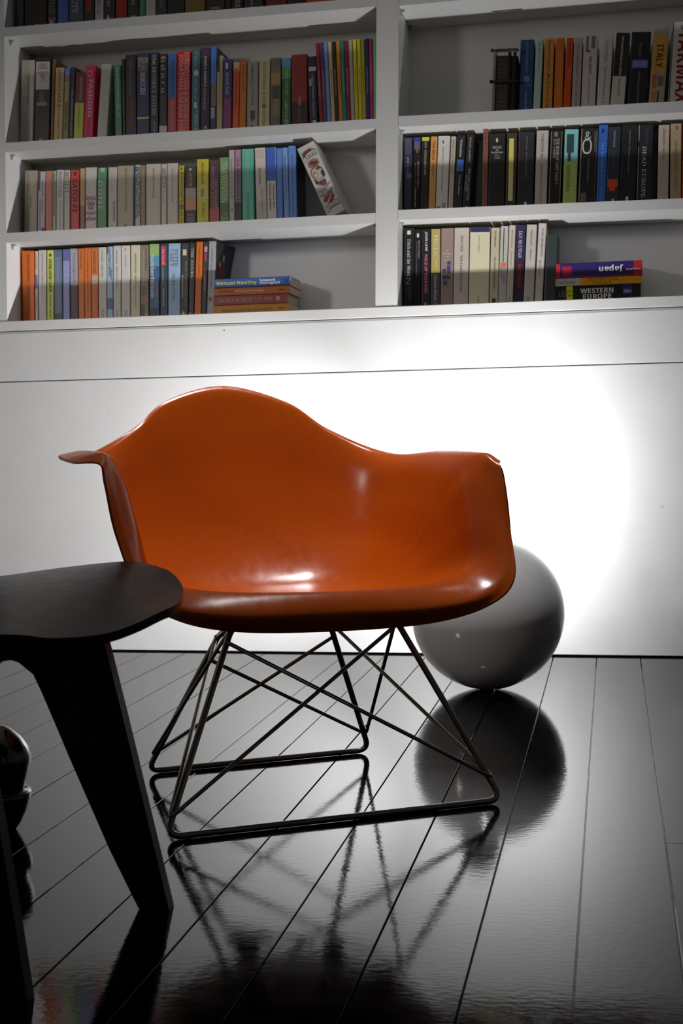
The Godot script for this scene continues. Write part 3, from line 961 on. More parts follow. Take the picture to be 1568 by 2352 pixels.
	shelve("books on the upper shelf over the chair",0.085,false,[
		["cream paperback with small brown lettering, first of its row, beside black hardback",tone(214,206,190),-1.5489,1.3549,0.0389,0.2339,0.0604,[],[["JONATHAN FRANZEN",tone(75,59,39),"r",0.17,0.5,0.55,0.19,"v"],["THE CORRECTIONS",tone(229,224,214),"r",0.53,0.82,0.55,0.19,"v"]]],
		["black hardback with white title panel, between cream paperback and brown book",tone(41,43,46),-1.5039,1.3549,0.0456,0.2386,0.0531,[[0.05,0.36,0.05,0.93,tone(229,216,213)],[0.38,0.5,0.3,0.62,tone(101,96,95)],[0.5,0.54,0.15,0.8,tone(169,141,135)],[0.905,0.94,0.35,0.55,tone(172,165,159)]],[["STEPHEN",tone(93,86,87),"s",0.07,0.1,0.5,0.12,"h"],["DONALDSON",tone(93,86,87),"s",0.105,0.135,0.5,0.12,"h"],["MORDANT'S",tone(93,86,87),"s",0.16,0.19,0.5,0.12,"h"],["NEED",tone(93,86,87),"s",0.195,0.225,0.5,0.12,"h"],["2",tone(93,86,87),"s",0.235,0.265,0.5,0.14,"h"]]],
		["narrow brown leathery book, between black hardback and tan paperback",tone(148,96,52),-1.4749,1.3549,0.0088,0.2325,0.0586,[],[]],
		["tan paperback with red ornament, between brown book and olive paperback",tone(224,196,141),-1.4572,1.3549,0.0242,0.2081,0.0619,[[0.47,0.5,0.3,0.75,tone(212,69,50)]],[["Lawrence Norfolk",tone(78,48,30),"s",0.02,0.45,0.55,0.42,"v"],["In the shape of a boar",tone(58,65,43),"s",0.52,0.97,0.5,0.32,"v"]]],
		["olive paperback with blue and red top, between tan paperback and navy pamphlet",tone(162,150,93),-1.4357,1.3548,0.0158,0.2063,0.0628,[[0,0.1,0,1,tone(91,138,229)],[0.1,0.17,0,1,tone(189,63,57)]],[["EUCALYPTUS",tone(225,225,229),"b",0.05,0.42,0.5,0.5,"v"],["MURRAY BAIL",tone(86,54,29),"r",0.45,0.8,0.5,0.4,"v"]]],
		["thin navy book with fine white lettering, between olive paperback and maroon-lime paperback",tone(47,59,84),-1.4202,1.3548,0.0123,0.2074,0.0633,[],[["A BILL OF RIGHTS FOR AUSTRALIA",tone(205,210,229),"r",0.28,0.88,0.5,0.32,"v"]]],
		["paperback with maroon top and lime base, between navy pamphlet and hot pink paperback",tone(215,220,78),-1.3998,1.3548,0.0264,0.1913,0.0735,[[0,0.42,0,1,tone(133,31,57)]],[["HERMANN HESSE",tone(229,198,203),"r",0.06,0.38,0.6,0.26,"v"],["The Glass Bead Game",tone(113,117,39),"r",0.45,0.78,0.5,0.2,"v"]]],
		["hot pink paperback with bold white title, between maroon-lime paperback and blank cream book",tone(229,25,95),-1.3715,1.3548,0.0265,0.2082,0.0757,[],[["FASHION",tone(229,212,216),"b",0.18,0.65,0.55,0.42,"v"],["Colin McDowell",tone(113,18,52),"r",0.68,0.9,0.5,0.2,"v"],["O",tone(229,147,174),"b",0.06,0.15,0.42,0.55,"v"]]],
		["blank cream paperback leaning over a gap, between hot pink paperback and teal green paperback",tone(212,208,196),-1.3327,1.3548,0.0275,0.2081,0.0971,[],[]],
		["teal green paperback with white capitals, between blank cream book and slim black book",tone(84,151,124),-1.2836,1.3548,0.0189,0.2039,0.0049,[],[["THE MAN IN THE GRAY FLANNEL SUIT",tone(211,229,219),"b",0.03,0.68,0.5,0.36,"v"],["Sloan Wilson",tone(189,141,93),"s",0.74,0.93,0.5,0.35,"v"]]],
		["slim black book with faint lettering, between teal green paperback and black grey-lettered book",tone(44,44,44),-1.2682,1.3548,0.0084,0.2188,0.0092,[],[["the art book",tone(133,139,144),"r",0.28,0.5,0.5,0.45,"v"],["reader",tone(133,139,144),"r",0.5,0.68,0.5,0.4,"v"]]],
		["black book with grey and scarlet lettering, between slim black book and indigo book",tone(40,38,41),-1.2486,1.3548,0.0295,0.2285,0.0165,[],[["The Future Eaters",tone(144,144,162),"s",0.08,0.48,0.5,0.26,"v"],["Tim Flannery",tone(229,64,50),"s",0.53,0.84,0.5,0.26,"v"]]],
		["indigo book with bright green horizon streak, between black grey-lettered book and black-spined paperback",tone(55,53,95),-1.2153,1.3548,0.0345,0.2305,0.0221,[[0.73,0.75,0,1,tone(229,213,90)]],[["ORSON",tone(229,208,149),"r",0.05,0.1,0.5,0.26,"h"],["SCOTT",tone(229,208,149),"r",0.105,0.155,0.5,0.26,"h"],["CARD",tone(229,208,149),"r",0.16,0.21,0.5,0.26,"h"],["XENOCIDE",tone(216,216,229),"b",0.22,0.48,0.5,0.4,"v"]]],
		["black paperback with large white serif title, between indigo book and black spaced-letter paperback",tone(44,47,57),-1.1848,1.3547,0.0232,0.2292,0.0285,[],[["The MONKEY HOUSE",tone(229,224,217),"s",0.02,0.72,0.5,0.42,"v"],["John Fullerton",tone(218,214,209),"s",0.78,0.95,0.5,0.28,"v"]]],
		["black paperback with widely spaced letters, between black-spined paperback and two-tone paperback",tone(38,37,43),-1.1599,1.3547,0.0221,0.224,0.0282,[[0.03,0.06,0.2,0.8,tone(229,116,108)],[0.84,1,0,1,tone(218,206,217)]],[["i d o r u",tone(229,222,219),"r",0.08,0.45,0.5,0.35,"v"],["WILLIAM GIBSON",tone(127,124,129),"s",0.48,0.82,0.5,0.28,"v"]]],
		["paperback, blue above and brick red below, between black spaced-letter paperback and scarlet book",tone(193,81,77),-1.1353,1.3547,0.024,0.223,0.0287,[[0,0.51,0,1,tone(71,120,197)]],[["TURNING POINT",tone(20,29,52),"s",0.08,0.5,0.55,0.34,"v"],["HUGH MACKAY",tone(229,189,185),"s",0.54,0.9,0.55,0.34,"v"]]],
		["scarlet book with two lines of white lettering, between two-tone paperback and teal picture book",tone(229,40,40),-1.1043,1.3547,0.0353,0.2271,0.0332,[],[["EXTREMELY LOUD & INCREDIBLY CLOSE",tone(229,210,203),"r",0.02,0.99,0.73,0.36,"v"],["JONATHAN SAFRAN FOER",tone(229,210,203),"r",0.03,0.98,0.28,0.4,"v"]]],
		["teal paperback with tiny pictures, between scarlet book and black purple-topped paperback",tone(63,124,132),-1.0707,1.3547,0.0224,0.2301,0.0343,[[0.02,0.06,0.3,0.7,tone(229,99,110)],[0.24,0.3,0.25,0.8,tone(229,226,215)],[0.44,0.47,0.4,0.6,tone(229,120,64)],[0.6,0.67,0.3,0.65,tone(221,229,227)]],[["PRINCES HENRY PLUTO",tone(199,229,229),"s",0.08,0.58,0.45,0.25,"v"],["CHARLES",tone(218,229,227),"s",0.7,0.95,0.6,0.4,"v"]]],
		["black paperback with plum-tinted top, between teal picture book and photographic blue paperback",tone(50,38,55),-1.0445,1.3547,0.026,0.2316,0.0314,[[0,0.12,0,1,tone(93,53,90)],[0.88,0.91,0.45,0.65,tone(210,210,229)]],[["PURPLE AMERICA",tone(229,223,227),"b",0.1,0.44,0.5,0.26,"v"],["RICK MOODY",tone(220,212,221),"r",0.46,0.7,0.45,0.26,"v"]]],
		["blue paperback with a standing man photograph, between black purple-topped paperback and khaki paperback",tone(57,62,117),-1.0221,1.3547,0.0161,0.233,0.0318,[[0,0.42,0,1,tone(89,137,229)],[0.42,0.66,0.1,1,tone(142,117,108)],[0.68,0.8,0.1,0.7,tone(220,220,229)]],[["EFFORTS",tone(43,43,53),"b",0.7,0.8,0.4,0.3,"v"]]],
		["khaki paperback with navy top corner, between photographic blue paperback and plum paperback",tone(202,183,135),-1.005,1.3547,0.0156,0.2082,0.0317,[[0,0.2,0,0.5,tone(49,52,78)]],[["Between Fear and Hope",tone(86,75,49),"r",0.22,0.62,0.5,0.36,"v"],["M. Wynhausen",tone(220,191,117),"r",0.65,0.88,0.5,0.3,"v"]]],
		["paperback with navy top and plum base, between khaki paperback and vermilion paperback",tone(141,60,126),-0.984,1.3547,0.0231,0.1958,0.0339,[[0,0.5,0,1,tone(59,59,126)],[0.04,0.12,0.25,0.55,tone(218,208,229)]],[["Robert Reid",tone(222,213,229),"s",0.17,0.46,0.5,0.4,"v"],["ON THE MARGIN",tone(193,117,174),"s",0.52,0.98,0.5,0.34,"v"]]],
		["vermilion paperback with cream pointed top, between plum paperback and amber paperback",tone(229,98,33),-0.9612,1.3547,0.0171,0.1879,0.0414,[[0,0.12,0,1,tone(229,216,160)],[0.08,0.16,0.2,0.8,tone(229,98,33)]],[["Stevie Davies",tone(128,48,18),"s",0.2,0.6,0.5,0.36,"v"],["The Merry Heart",tone(229,184,141),"r",0.75,0.88,0.5,0.2,"v"]]],
		["amber orange paperback, between vermilion paperback and grey-green paperback",tone(229,126,28),-0.9422,1.3546,0.0175,0.189,0.0379,[],[["ROBERT DREWE",tone(108,49,18),"s",0.04,0.42,0.5,0.34,"v"],["Fortune",tone(229,148,55),"s",0.46,0.82,0.5,0.3,"v"]]],
		["grey-green paperback with a dark carved head, between amber paperback and cream fish book",tone(169,172,163),-0.9158,1.3546,0.0289,0.1869,0.0324,[[0.68,0.8,0.3,0.75,tone(74,77,72)],[0.79,0.83,0.4,0.6,tone(74,77,72)],[0.88,0.94,0.35,0.55,tone(83,86,77)]],[["SEMICIRCLE",tone(88,89,82),"r",0.05,0.33,0.45,0.25,"v"],["theology",tone(88,89,82),"s",0.36,0.62,0.5,0.2,"v"]]],
		["cream paperback with brown script title, between grey-green paperback and tan landscape paperback",tone(218,205,165),-0.8841,1.3546,0.0291,0.1905,0.0337,[[0.62,0.66,0.3,0.7,tone(141,105,60)]],[["GOULD'S Book of FISH",tone(81,61,35),"s",0.04,0.62,0.5,0.3,"v"],["RICHARD FLANAGAN",tone(81,61,35),"s",0.68,0.96,0.5,0.26,"v"]]],
		["paperback printed with a tan hilly landscape, between cream fish book and forest green paperback",tone(145,127,102),-0.8534,1.3546,0.0265,0.1912,0.0302,[[0,0.12,0,1,tone(132,117,102)],[0.2,0.36,0,1,tone(193,153,90)],[0.38,0.55,0.1,0.9,tone(86,87,77)],[0.78,0.97,0.05,0.95,tone(114,113,96)]],[["the orchard",tone(217,203,174),"s",0.55,0.75,0.5,0.22,"v"]]],
		["forest green paperback with sky at top, between tan landscape paperback and red-brown hardback",tone(56,114,69),-0.8235,1.3546,0.0246,0.1891,0.0187,[[0,0.12,0,1,tone(104,179,229)],[0.12,0.26,0,1,tone(95,165,86)],[0.272,0.277,0,1,tone(216,229,211)]],[["CAROL SHIELDS",tone(216,229,214),"r",0.14,0.5,0.55,0.28,"v"],["LARRY'S PARTY",tone(213,229,208),"s",0.55,0.94,0.5,0.28,"v"]]],
		["broad red-brown hardback darkening downward, between forest green paperback and midnight blue paperback",tone(157,53,43),-0.7878,1.3546,0.0421,0.1958,0.0124,[[0.62,1,0,1,tone(69,38,43)]],[["Hunger",tone(229,217,213),"s",0.55,0.67,0.5,0.2,"v"],["Collected Stories",tone(141,117,120),"r",0.69,0.88,0.5,0.18,"v"]]],
		["midnight blue paperback with pale band, between red-brown hardback and maroon booklet",tone(49,56,68),-0.7502,1.3546,0.0223,0.1883,-0.0125,[[0.14,0.2,0.1,1,tone(220,214,197)],[0.3,0.4,0.1,0.4,tone(172,180,191)],[0.87,0.96,0.4,0.8,tone(204,214,229)]],[["LARRY KRAMER FAGGOTS",tone(200,213,229),"r",0.24,0.82,0.55,0.22,"v"]]],
		["thin maroon booklet in a leaning uniform series, between midnight blue paperback and purple booklet",tone(148,43,63),-0.7293,1.3546,0.0098,0.2213,-0.0352,[],[["DEALER CATALOGUE",tone(229,213,214),"r",0.32,0.62,0.5,0.3,"v"]]],
		["thin purple booklet in a leaning uniform series, between maroon booklet and sky blue booklet",tone(117,57,107),-0.7188,1.3546,0.01,0.2217,-0.0326,[],[["DEALER CATALOGUE",tone(229,213,214),"r",0.32,0.62,0.5,0.3,"v"]]],
		["thin sky blue booklet in a leaning uniform series, between purple booklet and sand booklet",tone(110,169,229),-0.7084,1.3546,0.0096,0.2219,-0.0327,[],[["DEALER CATALOGUE",tone(229,213,214),"r",0.32,0.62,0.5,0.3,"v"]]],
		["thin sand booklet in a leaning uniform series, between sky blue booklet and black booklet",tone(229,190,149),-0.6974,1.3545,0.0095,0.2221,-0.0319,[],[["DEALER CATALOGUE",tone(43,33,25),"r",0.32,0.62,0.5,0.3,"v"]]],
		["thin black booklet in a leaning uniform series, between sand booklet and orange booklet",tone(53,47,38),-0.6871,1.3545,0.0091,0.2219,-0.032,[],[["DEALER CATALOGUE",tone(229,213,214),"r",0.32,0.62,0.5,0.3,"v"]]],
		["thin orange booklet in a leaning uniform series, between black booklet and teal booklet",tone(229,140,40),-0.6771,1.3545,0.0099,0.2228,-0.0277,[],[["DEALER CATALOGUE",tone(43,33,25),"r",0.32,0.62,0.5,0.3,"v"]]],
		["thin teal booklet in a leaning uniform series, between orange booklet and dark red booklet",tone(41,141,133),-0.6667,1.3545,0.0096,0.2229,-0.0261,[],[["DEALER CATALOGUE",tone(229,213,214),"r",0.32,0.62,0.5,0.3,"v"]]],
		["thin dark red booklet in a leaning uniform series, between teal booklet and grey booklet",tone(154,35,55),-0.6562,1.3545,0.0099,0.2221,-0.0231,[],[["DEALER CATALOGUE",tone(229,213,214),"r",0.32,0.62,0.5,0.3,"v"]]],
		["thin grey booklet in a leaning uniform series, between dark red booklet and lemon yellow booklet",tone(193,187,181),-0.646,1.3545,0.0091,0.2229,-0.0205,[],[["DEALER CATALOGUE",tone(229,213,214),"r",0.32,0.62,0.5,0.3,"v"]]],
		["thin lemon yellow booklet in a leaning uniform series, between grey booklet and second yellow booklet",tone(229,222,58),-0.636,1.3545,0.0089,0.2234,-0.0164,[],[["DEALER CATALOGUE",tone(43,33,25),"r",0.32,0.62,0.5,0.3,"v"]]],
		["thin yellow booklet in a leaning uniform series, between lemon yellow booklet and olive booklet",tone(229,223,66),-0.6262,1.3545,0.0086,0.2234,-0.0099,[],[["DEALER CATALOGUE",tone(43,33,25),"r",0.32,0.62,0.5,0.3,"v"]]],
		["thin olive booklet in a leaning uniform series, between second yellow booklet and navy booklet",tone(197,193,52),-0.6167,1.3545,0.0089,0.2227,-0.0077,[],[["DEALER CATALOGUE",tone(43,33,25),"r",0.32,0.62,0.5,0.3,"v"]]],
		["thin navy booklet in a leaning uniform series, between olive booklet and magenta booklet",tone(52,56,122),-0.6069,1.3545,0.0094,0.2233,-0.0028,[],[["DEALER CATALOGUE",tone(229,213,214),"r",0.32,0.62,0.5,0.3,"v"]]],
		["thin magenta booklet in a leaning uniform series, between navy booklet and leaf green booklet",tone(205,55,124),-0.5973,1.3545,0.0087,0.223,0.002,[],[["DEALER CATALOGUE",tone(229,213,214),"r",0.32,0.62,0.5,0.3,"v"]]],
		["thin leaf green booklet in a leaning uniform series, last of its row, beside magenta booklet",tone(129,224,141),-0.5886,1.3545,0.0075,0.223,0.0085,[],[["DEALER CATALOGUE",tone(229,213,214),"r",0.32,0.62,0.5,0.3,"v"]]],
	])
	shelve("books on the middle shelf over the chair",0.082,false,[
		["dun grey paperback with faint lettering, first of its row, beside lilac paperback",tone(174,165,144),-1.5413,1.1179,0.0371,0.1756,0.0422,[],[["The Possessed",tone(79,74,64),"s",0.38,0.56,0.5,0.16,"v"]]],
		["lilac paperback with dark curved figure, between dun paperback and salmon paperback",tone(209,198,213),-1.5104,1.118,0.0205,0.1715,0.041,[[0,0.3,0,0.3,tone(84,81,96)],[0.88,1,0.5,1,tone(70,68,75)],[0.15,0.4,0.55,0.68,tone(115,106,124)]],[["Hanif Kureishi",tone(111,95,122),"r",0.42,0.65,0.62,0.25,"v"],["The Buddha of Suburbia",tone(111,95,122),"r",0.42,0.9,0.32,0.25,"v"]]],
		["salmon pink paperback with faded lettering, between lilac paperback and sage paperback",tone(229,133,113),-1.4887,1.118,0.0186,0.1719,0.0337,[],[["THE FORMIDABLE LANGUAGES OF LOVE",tone(229,160,142),"r",0.06,0.95,0.5,0.3,"v"]]],
		["narrow sage paperback with dark lettering, between salmon paperback and white novel",tone(194,203,169),-1.4733,1.1181,0.0096,0.1708,0.0335,[],[["WILLIAM SHAKESPEARE Othello",tone(63,74,58),"b",0.04,0.7,0.5,0.5,"v"]]],
		["white paperback with grey serif lettering, between sage paperback and off-white paperback",tone(229,223,216),-1.457,1.1181,0.02,0.1728,0.0355,[],[["RODDY DOYLE",tone(92,90,90),"s",0.03,0.42,0.5,0.42,"v"],["Paddy Clarke Ha Ha Ha",tone(138,135,132),"s",0.47,0.97,0.5,0.34,"v"]]],
		["off-white paperback with heavy black name, between white novel and poppy red paperback",tone(223,220,209),-1.4366,1.1182,0.0162,0.1712,0.0318,[],[["HUXLEY",tone(29,28,27),"s",0.04,0.36,0.5,0.62,"v"],["Island",tone(138,136,128),"s",0.4,0.5,0.4,0.2,"v"]]],
		["poppy red paperback with black numeral title, between off-white paperback and tan-brown paperback",tone(229,54,46),-1.4133,1.1182,0.0242,0.17,0.0303,[[0.03,0.09,0.35,0.65,tone(46,37,36)]],[["CATCH-22",tone(27,18,18),"b",0.15,0.66,0.5,0.55,"v"],["JOSEPH HELLER",tone(229,170,162),"b",0.7,0.97,0.5,0.24,"v"]]],
		["paperback with tan top and brown base, between poppy red paperback and white red-stacked paperback",tone(166,124,106),-1.3924,1.1183,0.0134,0.1729,0.0323,[[0,0.57,0,1,tone(229,183,126)]],[["VIRGINIA WOOLF",tone(190,146,94),"r",0.1,0.5,0.5,0.34,"v"],["Mrs Dalloway",tone(229,198,178),"s",0.62,0.96,0.5,0.36,"v"]]],
		["white paperback with stacked red lowercase words, between tan-brown paperback and green paperback",tone(229,223,217),-1.3678,1.1183,0.0311,0.1737,0.0284,[],[["invis",tone(143,31,34),"b",0.42,0.5,0.5,0.27,"h"],["ible",tone(143,31,34),"b",0.505,0.585,0.5,0.27,"h"],["man",tone(143,31,34),"b",0.59,0.65,0.5,0.27,"h"],["ralph",tone(143,31,34),"b",0.665,0.74,0.5,0.27,"h"],["ellison",tone(143,31,34),"b",0.745,0.81,0.5,0.27,"h"]]],
		["worn green paperback with white title, between white red-stacked paperback and pale grey paperback",tone(97,162,112),-1.3368,1.1184,0.0253,0.171,0.0326,[[0,0.06,0.3,0.8,tone(195,229,199)]],[["CHILDREN OF",tone(206,229,208),"b",0.2,0.65,0.72,0.22,"v"],["DUNE",tone(210,229,212),"b",0.2,0.66,0.3,0.5,"v"]]],
		["pale grey paperback with green and white words, between green paperback and beige broad paperback",tone(222,217,209),-1.3068,1.1185,0.0245,0.1705,0.0299,[],[["THE DIFFERENCE",tone(63,106,78),"b",0.52,0.84,0.68,0.24,"v"],["ENGINE",tone(229,225,219),"b",0.55,0.84,0.35,0.34,"v"],["GIBSON STERLING",tone(229,226,219),"r",0.05,0.45,0.4,0.3,"v"]]],
		["broad worn beige paperback, between pale grey paperback and blue-edged white paperback",tone(195,185,160),-1.2706,1.1186,0.044,0.1723,0.0304,[],[["THE BONFIRE OF THE VANITIES",tone(79,69,54),"s",0.03,0.7,0.53,0.13,"v"],["PAN",tone(58,51,43),"b",0.9,0.98,0.5,0.16,"v"]]],
		["white paperback with black two-line title, between beige broad paperback and brown paperback",tone(212,215,229),-1.2366,1.1187,0.0151,0.1728,0.0289,[[0,0.95,0,0.12,tone(64,108,193)]],[["GEORGE ORWELL DOWN AND OUT",tone(36,34,42),"b",0.03,0.78,0.72,0.38,"v"],["IN PARIS AND LONDON",tone(36,34,42),"b",0.03,0.8,0.32,0.36,"v"]]],
		["brown paperback with cream lettering, between blue-edged white paperback and thick cream paperback",tone(169,147,111),-1.221,1.1187,0.013,0.1712,0.0264,[],[["TOLKIEN",tone(229,210,157),"s",0.06,0.32,0.5,0.42,"v"],["The Hobbit",tone(229,206,150),"s",0.34,0.55,0.5,0.36,"v"]]],
		["thick cream paperback with little black lettering, between brown paperback and narrow white paperback",tone(222,215,200),-1.1924,1.1188,0.0401,0.1726,0.027,[[0.93,0.98,0.45,0.6,tone(93,90,84)]],[["Tom Wolfe  A Man in Full",tone(58,56,53),"s",0.06,0.52,0.53,0.13,"v"]]],
		["narrow white paperback with heavy black name, between thick cream paperback and plain ivory paperback",tone(229,221,208),-1.1626,1.1188,0.0143,0.1711,0.0256,[],[["HUXLEY",tone(29,28,27),"s",0.07,0.37,0.5,0.62,"v"],["Brave New World",tone(140,136,128),"s",0.4,0.6,0.4,0.24,"v"]]],
		["plain ivory paperback with thin lettering, between narrow white paperback and mustard paperback",tone(226,219,209),-1.1383,1.1189,0.0288,0.1714,0.0218,[[0.93,0.98,0.45,0.62,tone(93,90,84)]],[["Keri Hulme  The Bone People",tone(69,66,63),"s",0.08,0.6,0.5,0.17,"v"]]],
		["mustard paperback with small photograph, between plain ivory paperback and dark sunset paperback",tone(229,207,76),-1.1139,1.119,0.0141,0.1638,0.0261,[[0.62,0.7,0.1,0.9,tone(118,115,81)],[0.03,0.07,0.35,0.65,tone(71,68,48)]],[["Rosemary",tone(93,83,27),"s",0.1,0.6,0.5,0.38,"v"],["IRA LEVIN",tone(74,60,20),"b",0.72,0.97,0.5,0.34,"v"]]],
		["dark paperback with sunset photograph band, between mustard paperback and yellow paperback",tone(62,61,59),-1.0884,1.119,0.03,0.1621,0.0233,[[0.36,0.5,0,1,tone(187,181,178)],[0.5,0.72,0,1,tone(226,159,115)],[0.04,0.08,0.38,0.58,tone(229,224,212)]],[["NATURE'S END",tone(229,176,86),"b",0.12,0.34,0.5,0.4,"v"],["Whitley",tone(229,223,217),"r",0.78,0.815,0.5,0.12,"h"],["Strieber",tone(229,223,217),"r",0.825,0.86,0.5,0.12,"h"],["and James",tone(229,223,217),"r",0.87,0.9,0.5,0.12,"h"],["Kunetka",tone(229,223,217),"r",0.91,0.945,0.5,0.12,"h"]]],
		["bright yellow paperback with paler middle band, between dark sunset paperback and aubergine paperback",tone(229,217,48),-1.0553,1.1191,0.032,0.1769,0.0229,[[0.38,0.6,0,1,tone(229,219,118)],[0.44,0.56,0.35,0.6,tone(163,154,70)]],[["ALEX GARLAND",tone(59,57,18),"r",0.05,0.37,0.5,0.22,"v"],["THE BEACH",tone(109,105,34),"r",0.63,0.86,0.55,0.2,"v"]]],
		["aubergine paperback with rose base, between yellow paperback and green ivory-lettered paperback",tone(96,62,70),-1.0232,1.1192,0.0269,0.1731,0.0235,[[0.73,1,0,1,tone(200,91,112)]],[["VIKRAM SETH",tone(213,175,181),"r",0.1,0.7,0.35,0.2,"v"],["an equal",tone(213,175,181),"r",0.3,0.72,0.65,0.2,"v"]]],
		["dark green paperback with tall ivory title, between aubergine paperback and grey paperback",tone(81,125,75),-0.9954,1.1193,0.0244,0.1777,0.0168,[[0,0.66,0,1,tone(127,176,115)]],[["TIM WINTON",tone(226,229,192),"r",0.05,0.66,0.5,0.62,"v"],["The",tone(229,215,113),"s",0.8,0.845,0.62,0.3,"h"],["Riders",tone(229,215,113),"s",0.85,0.92,0.5,0.34,"h"]]],
		["slender grey paperback with tiny oval badge, between green ivory-lettered paperback and mauve paperback",tone(203,198,193),-0.975,1.1193,0.0142,0.1961,0.0162,[[0.77,0.81,0.3,0.7,tone(188,115,68)]],[["Paul Bowles  The Sheltering Sky",tone(60,58,56),"r",0.12,0.64,0.5,0.26,"v"]]],
		["mauve paperback darkening to a black base, between grey paperback and jade paperback",tone(154,127,146),-0.9578,1.1194,0.0171,0.1962,0.0169,[[0.7,1,0,1,tone(68,67,67)],[0,0.25,0.1,0.9,tone(197,147,169)]],[["THE WARRIORS I AM",tone(46,37,48),"r",0.1,0.8,0.5,0.3,"v"]]],
		["jade green paperback with pale capitals, between mauve paperback and stone white paperback",tone(105,200,172),-0.9304,1.1194,0.0317,0.1966,0.0108,[],[["WINDCHILL SUMMER",tone(195,229,215),"s",0.05,0.57,0.5,0.26,"v"],["Norris Church Mailer",tone(34,73,63),"s",0.6,0.96,0.5,0.16,"v"]]],
		["stone white paperback with one black word, between jade paperback and cobalt-topped paperback",tone(229,218,210),-0.8938,1.1195,0.0279,0.1974,-0.0065,[[0.02,0.14,0.1,0.9,tone(215,203,194)],[0.7,0.98,0.1,0.9,tone(206,195,188)]],[["Murakami",tone(43,41,39),"r",0.27,0.48,0.45,0.22,"v"],["Blind Willow",tone(154,122,98),"s",0.52,0.85,0.6,0.16,"v"]]],
		["cream paperback with cobalt blue top half, between stone white paperback and mid blue paperback",tone(229,221,211),-0.8658,1.1196,0.0244,0.1968,0.0006,[[0,0.44,0,1,tone(59,108,216)]],[["The Jesus Man",tone(25,24,24),"b",0.49,0.8,0.72,0.22,"v"],["Christos Tsiolkas",tone(25,24,24),"b",0.47,0.82,0.35,0.22,"v"]]],
		["mid blue paperback with pale lettering, between cobalt-topped paperback and pale blue paperback",tone(93,146,229),-0.8441,1.1196,0.0156,0.1931,0.0048,[],[["DAVID MALOUF",tone(152,185,229),"r",0.05,0.4,0.55,0.3,"v"],["The Complete Stories",tone(144,179,229),"r",0.43,0.95,0.5,0.28,"v"]]],
		["pale blue paperback with dark blue lettering, between mid blue paperback and cornflower paperback",tone(137,172,229),-0.8264,1.1197,0.0137,0.1935,-0.0078,[],[["Snowdome",tone(38,58,112),"r",0.12,0.33,0.45,0.34,"v"],["Bernard Cohen",tone(44,65,128),"r",0.37,0.68,0.5,0.34,"v"]]],
		["cornflower blue paperback beside the tilted book, last of its row, beside pale blue paperback",tone(109,154,229),-0.8084,1.1197,0.0202,0.1971,-0.0037,[],[["WITOLD RYBCZYNSKI",tone(58,74,112),"r",0.12,0.52,0.5,0.2,"v"],["LOOKING AROUND",tone(51,74,120),"r",0.56,0.9,0.5,0.22,"v"]]],
	])
	side_board(tone(34, 48, 78))
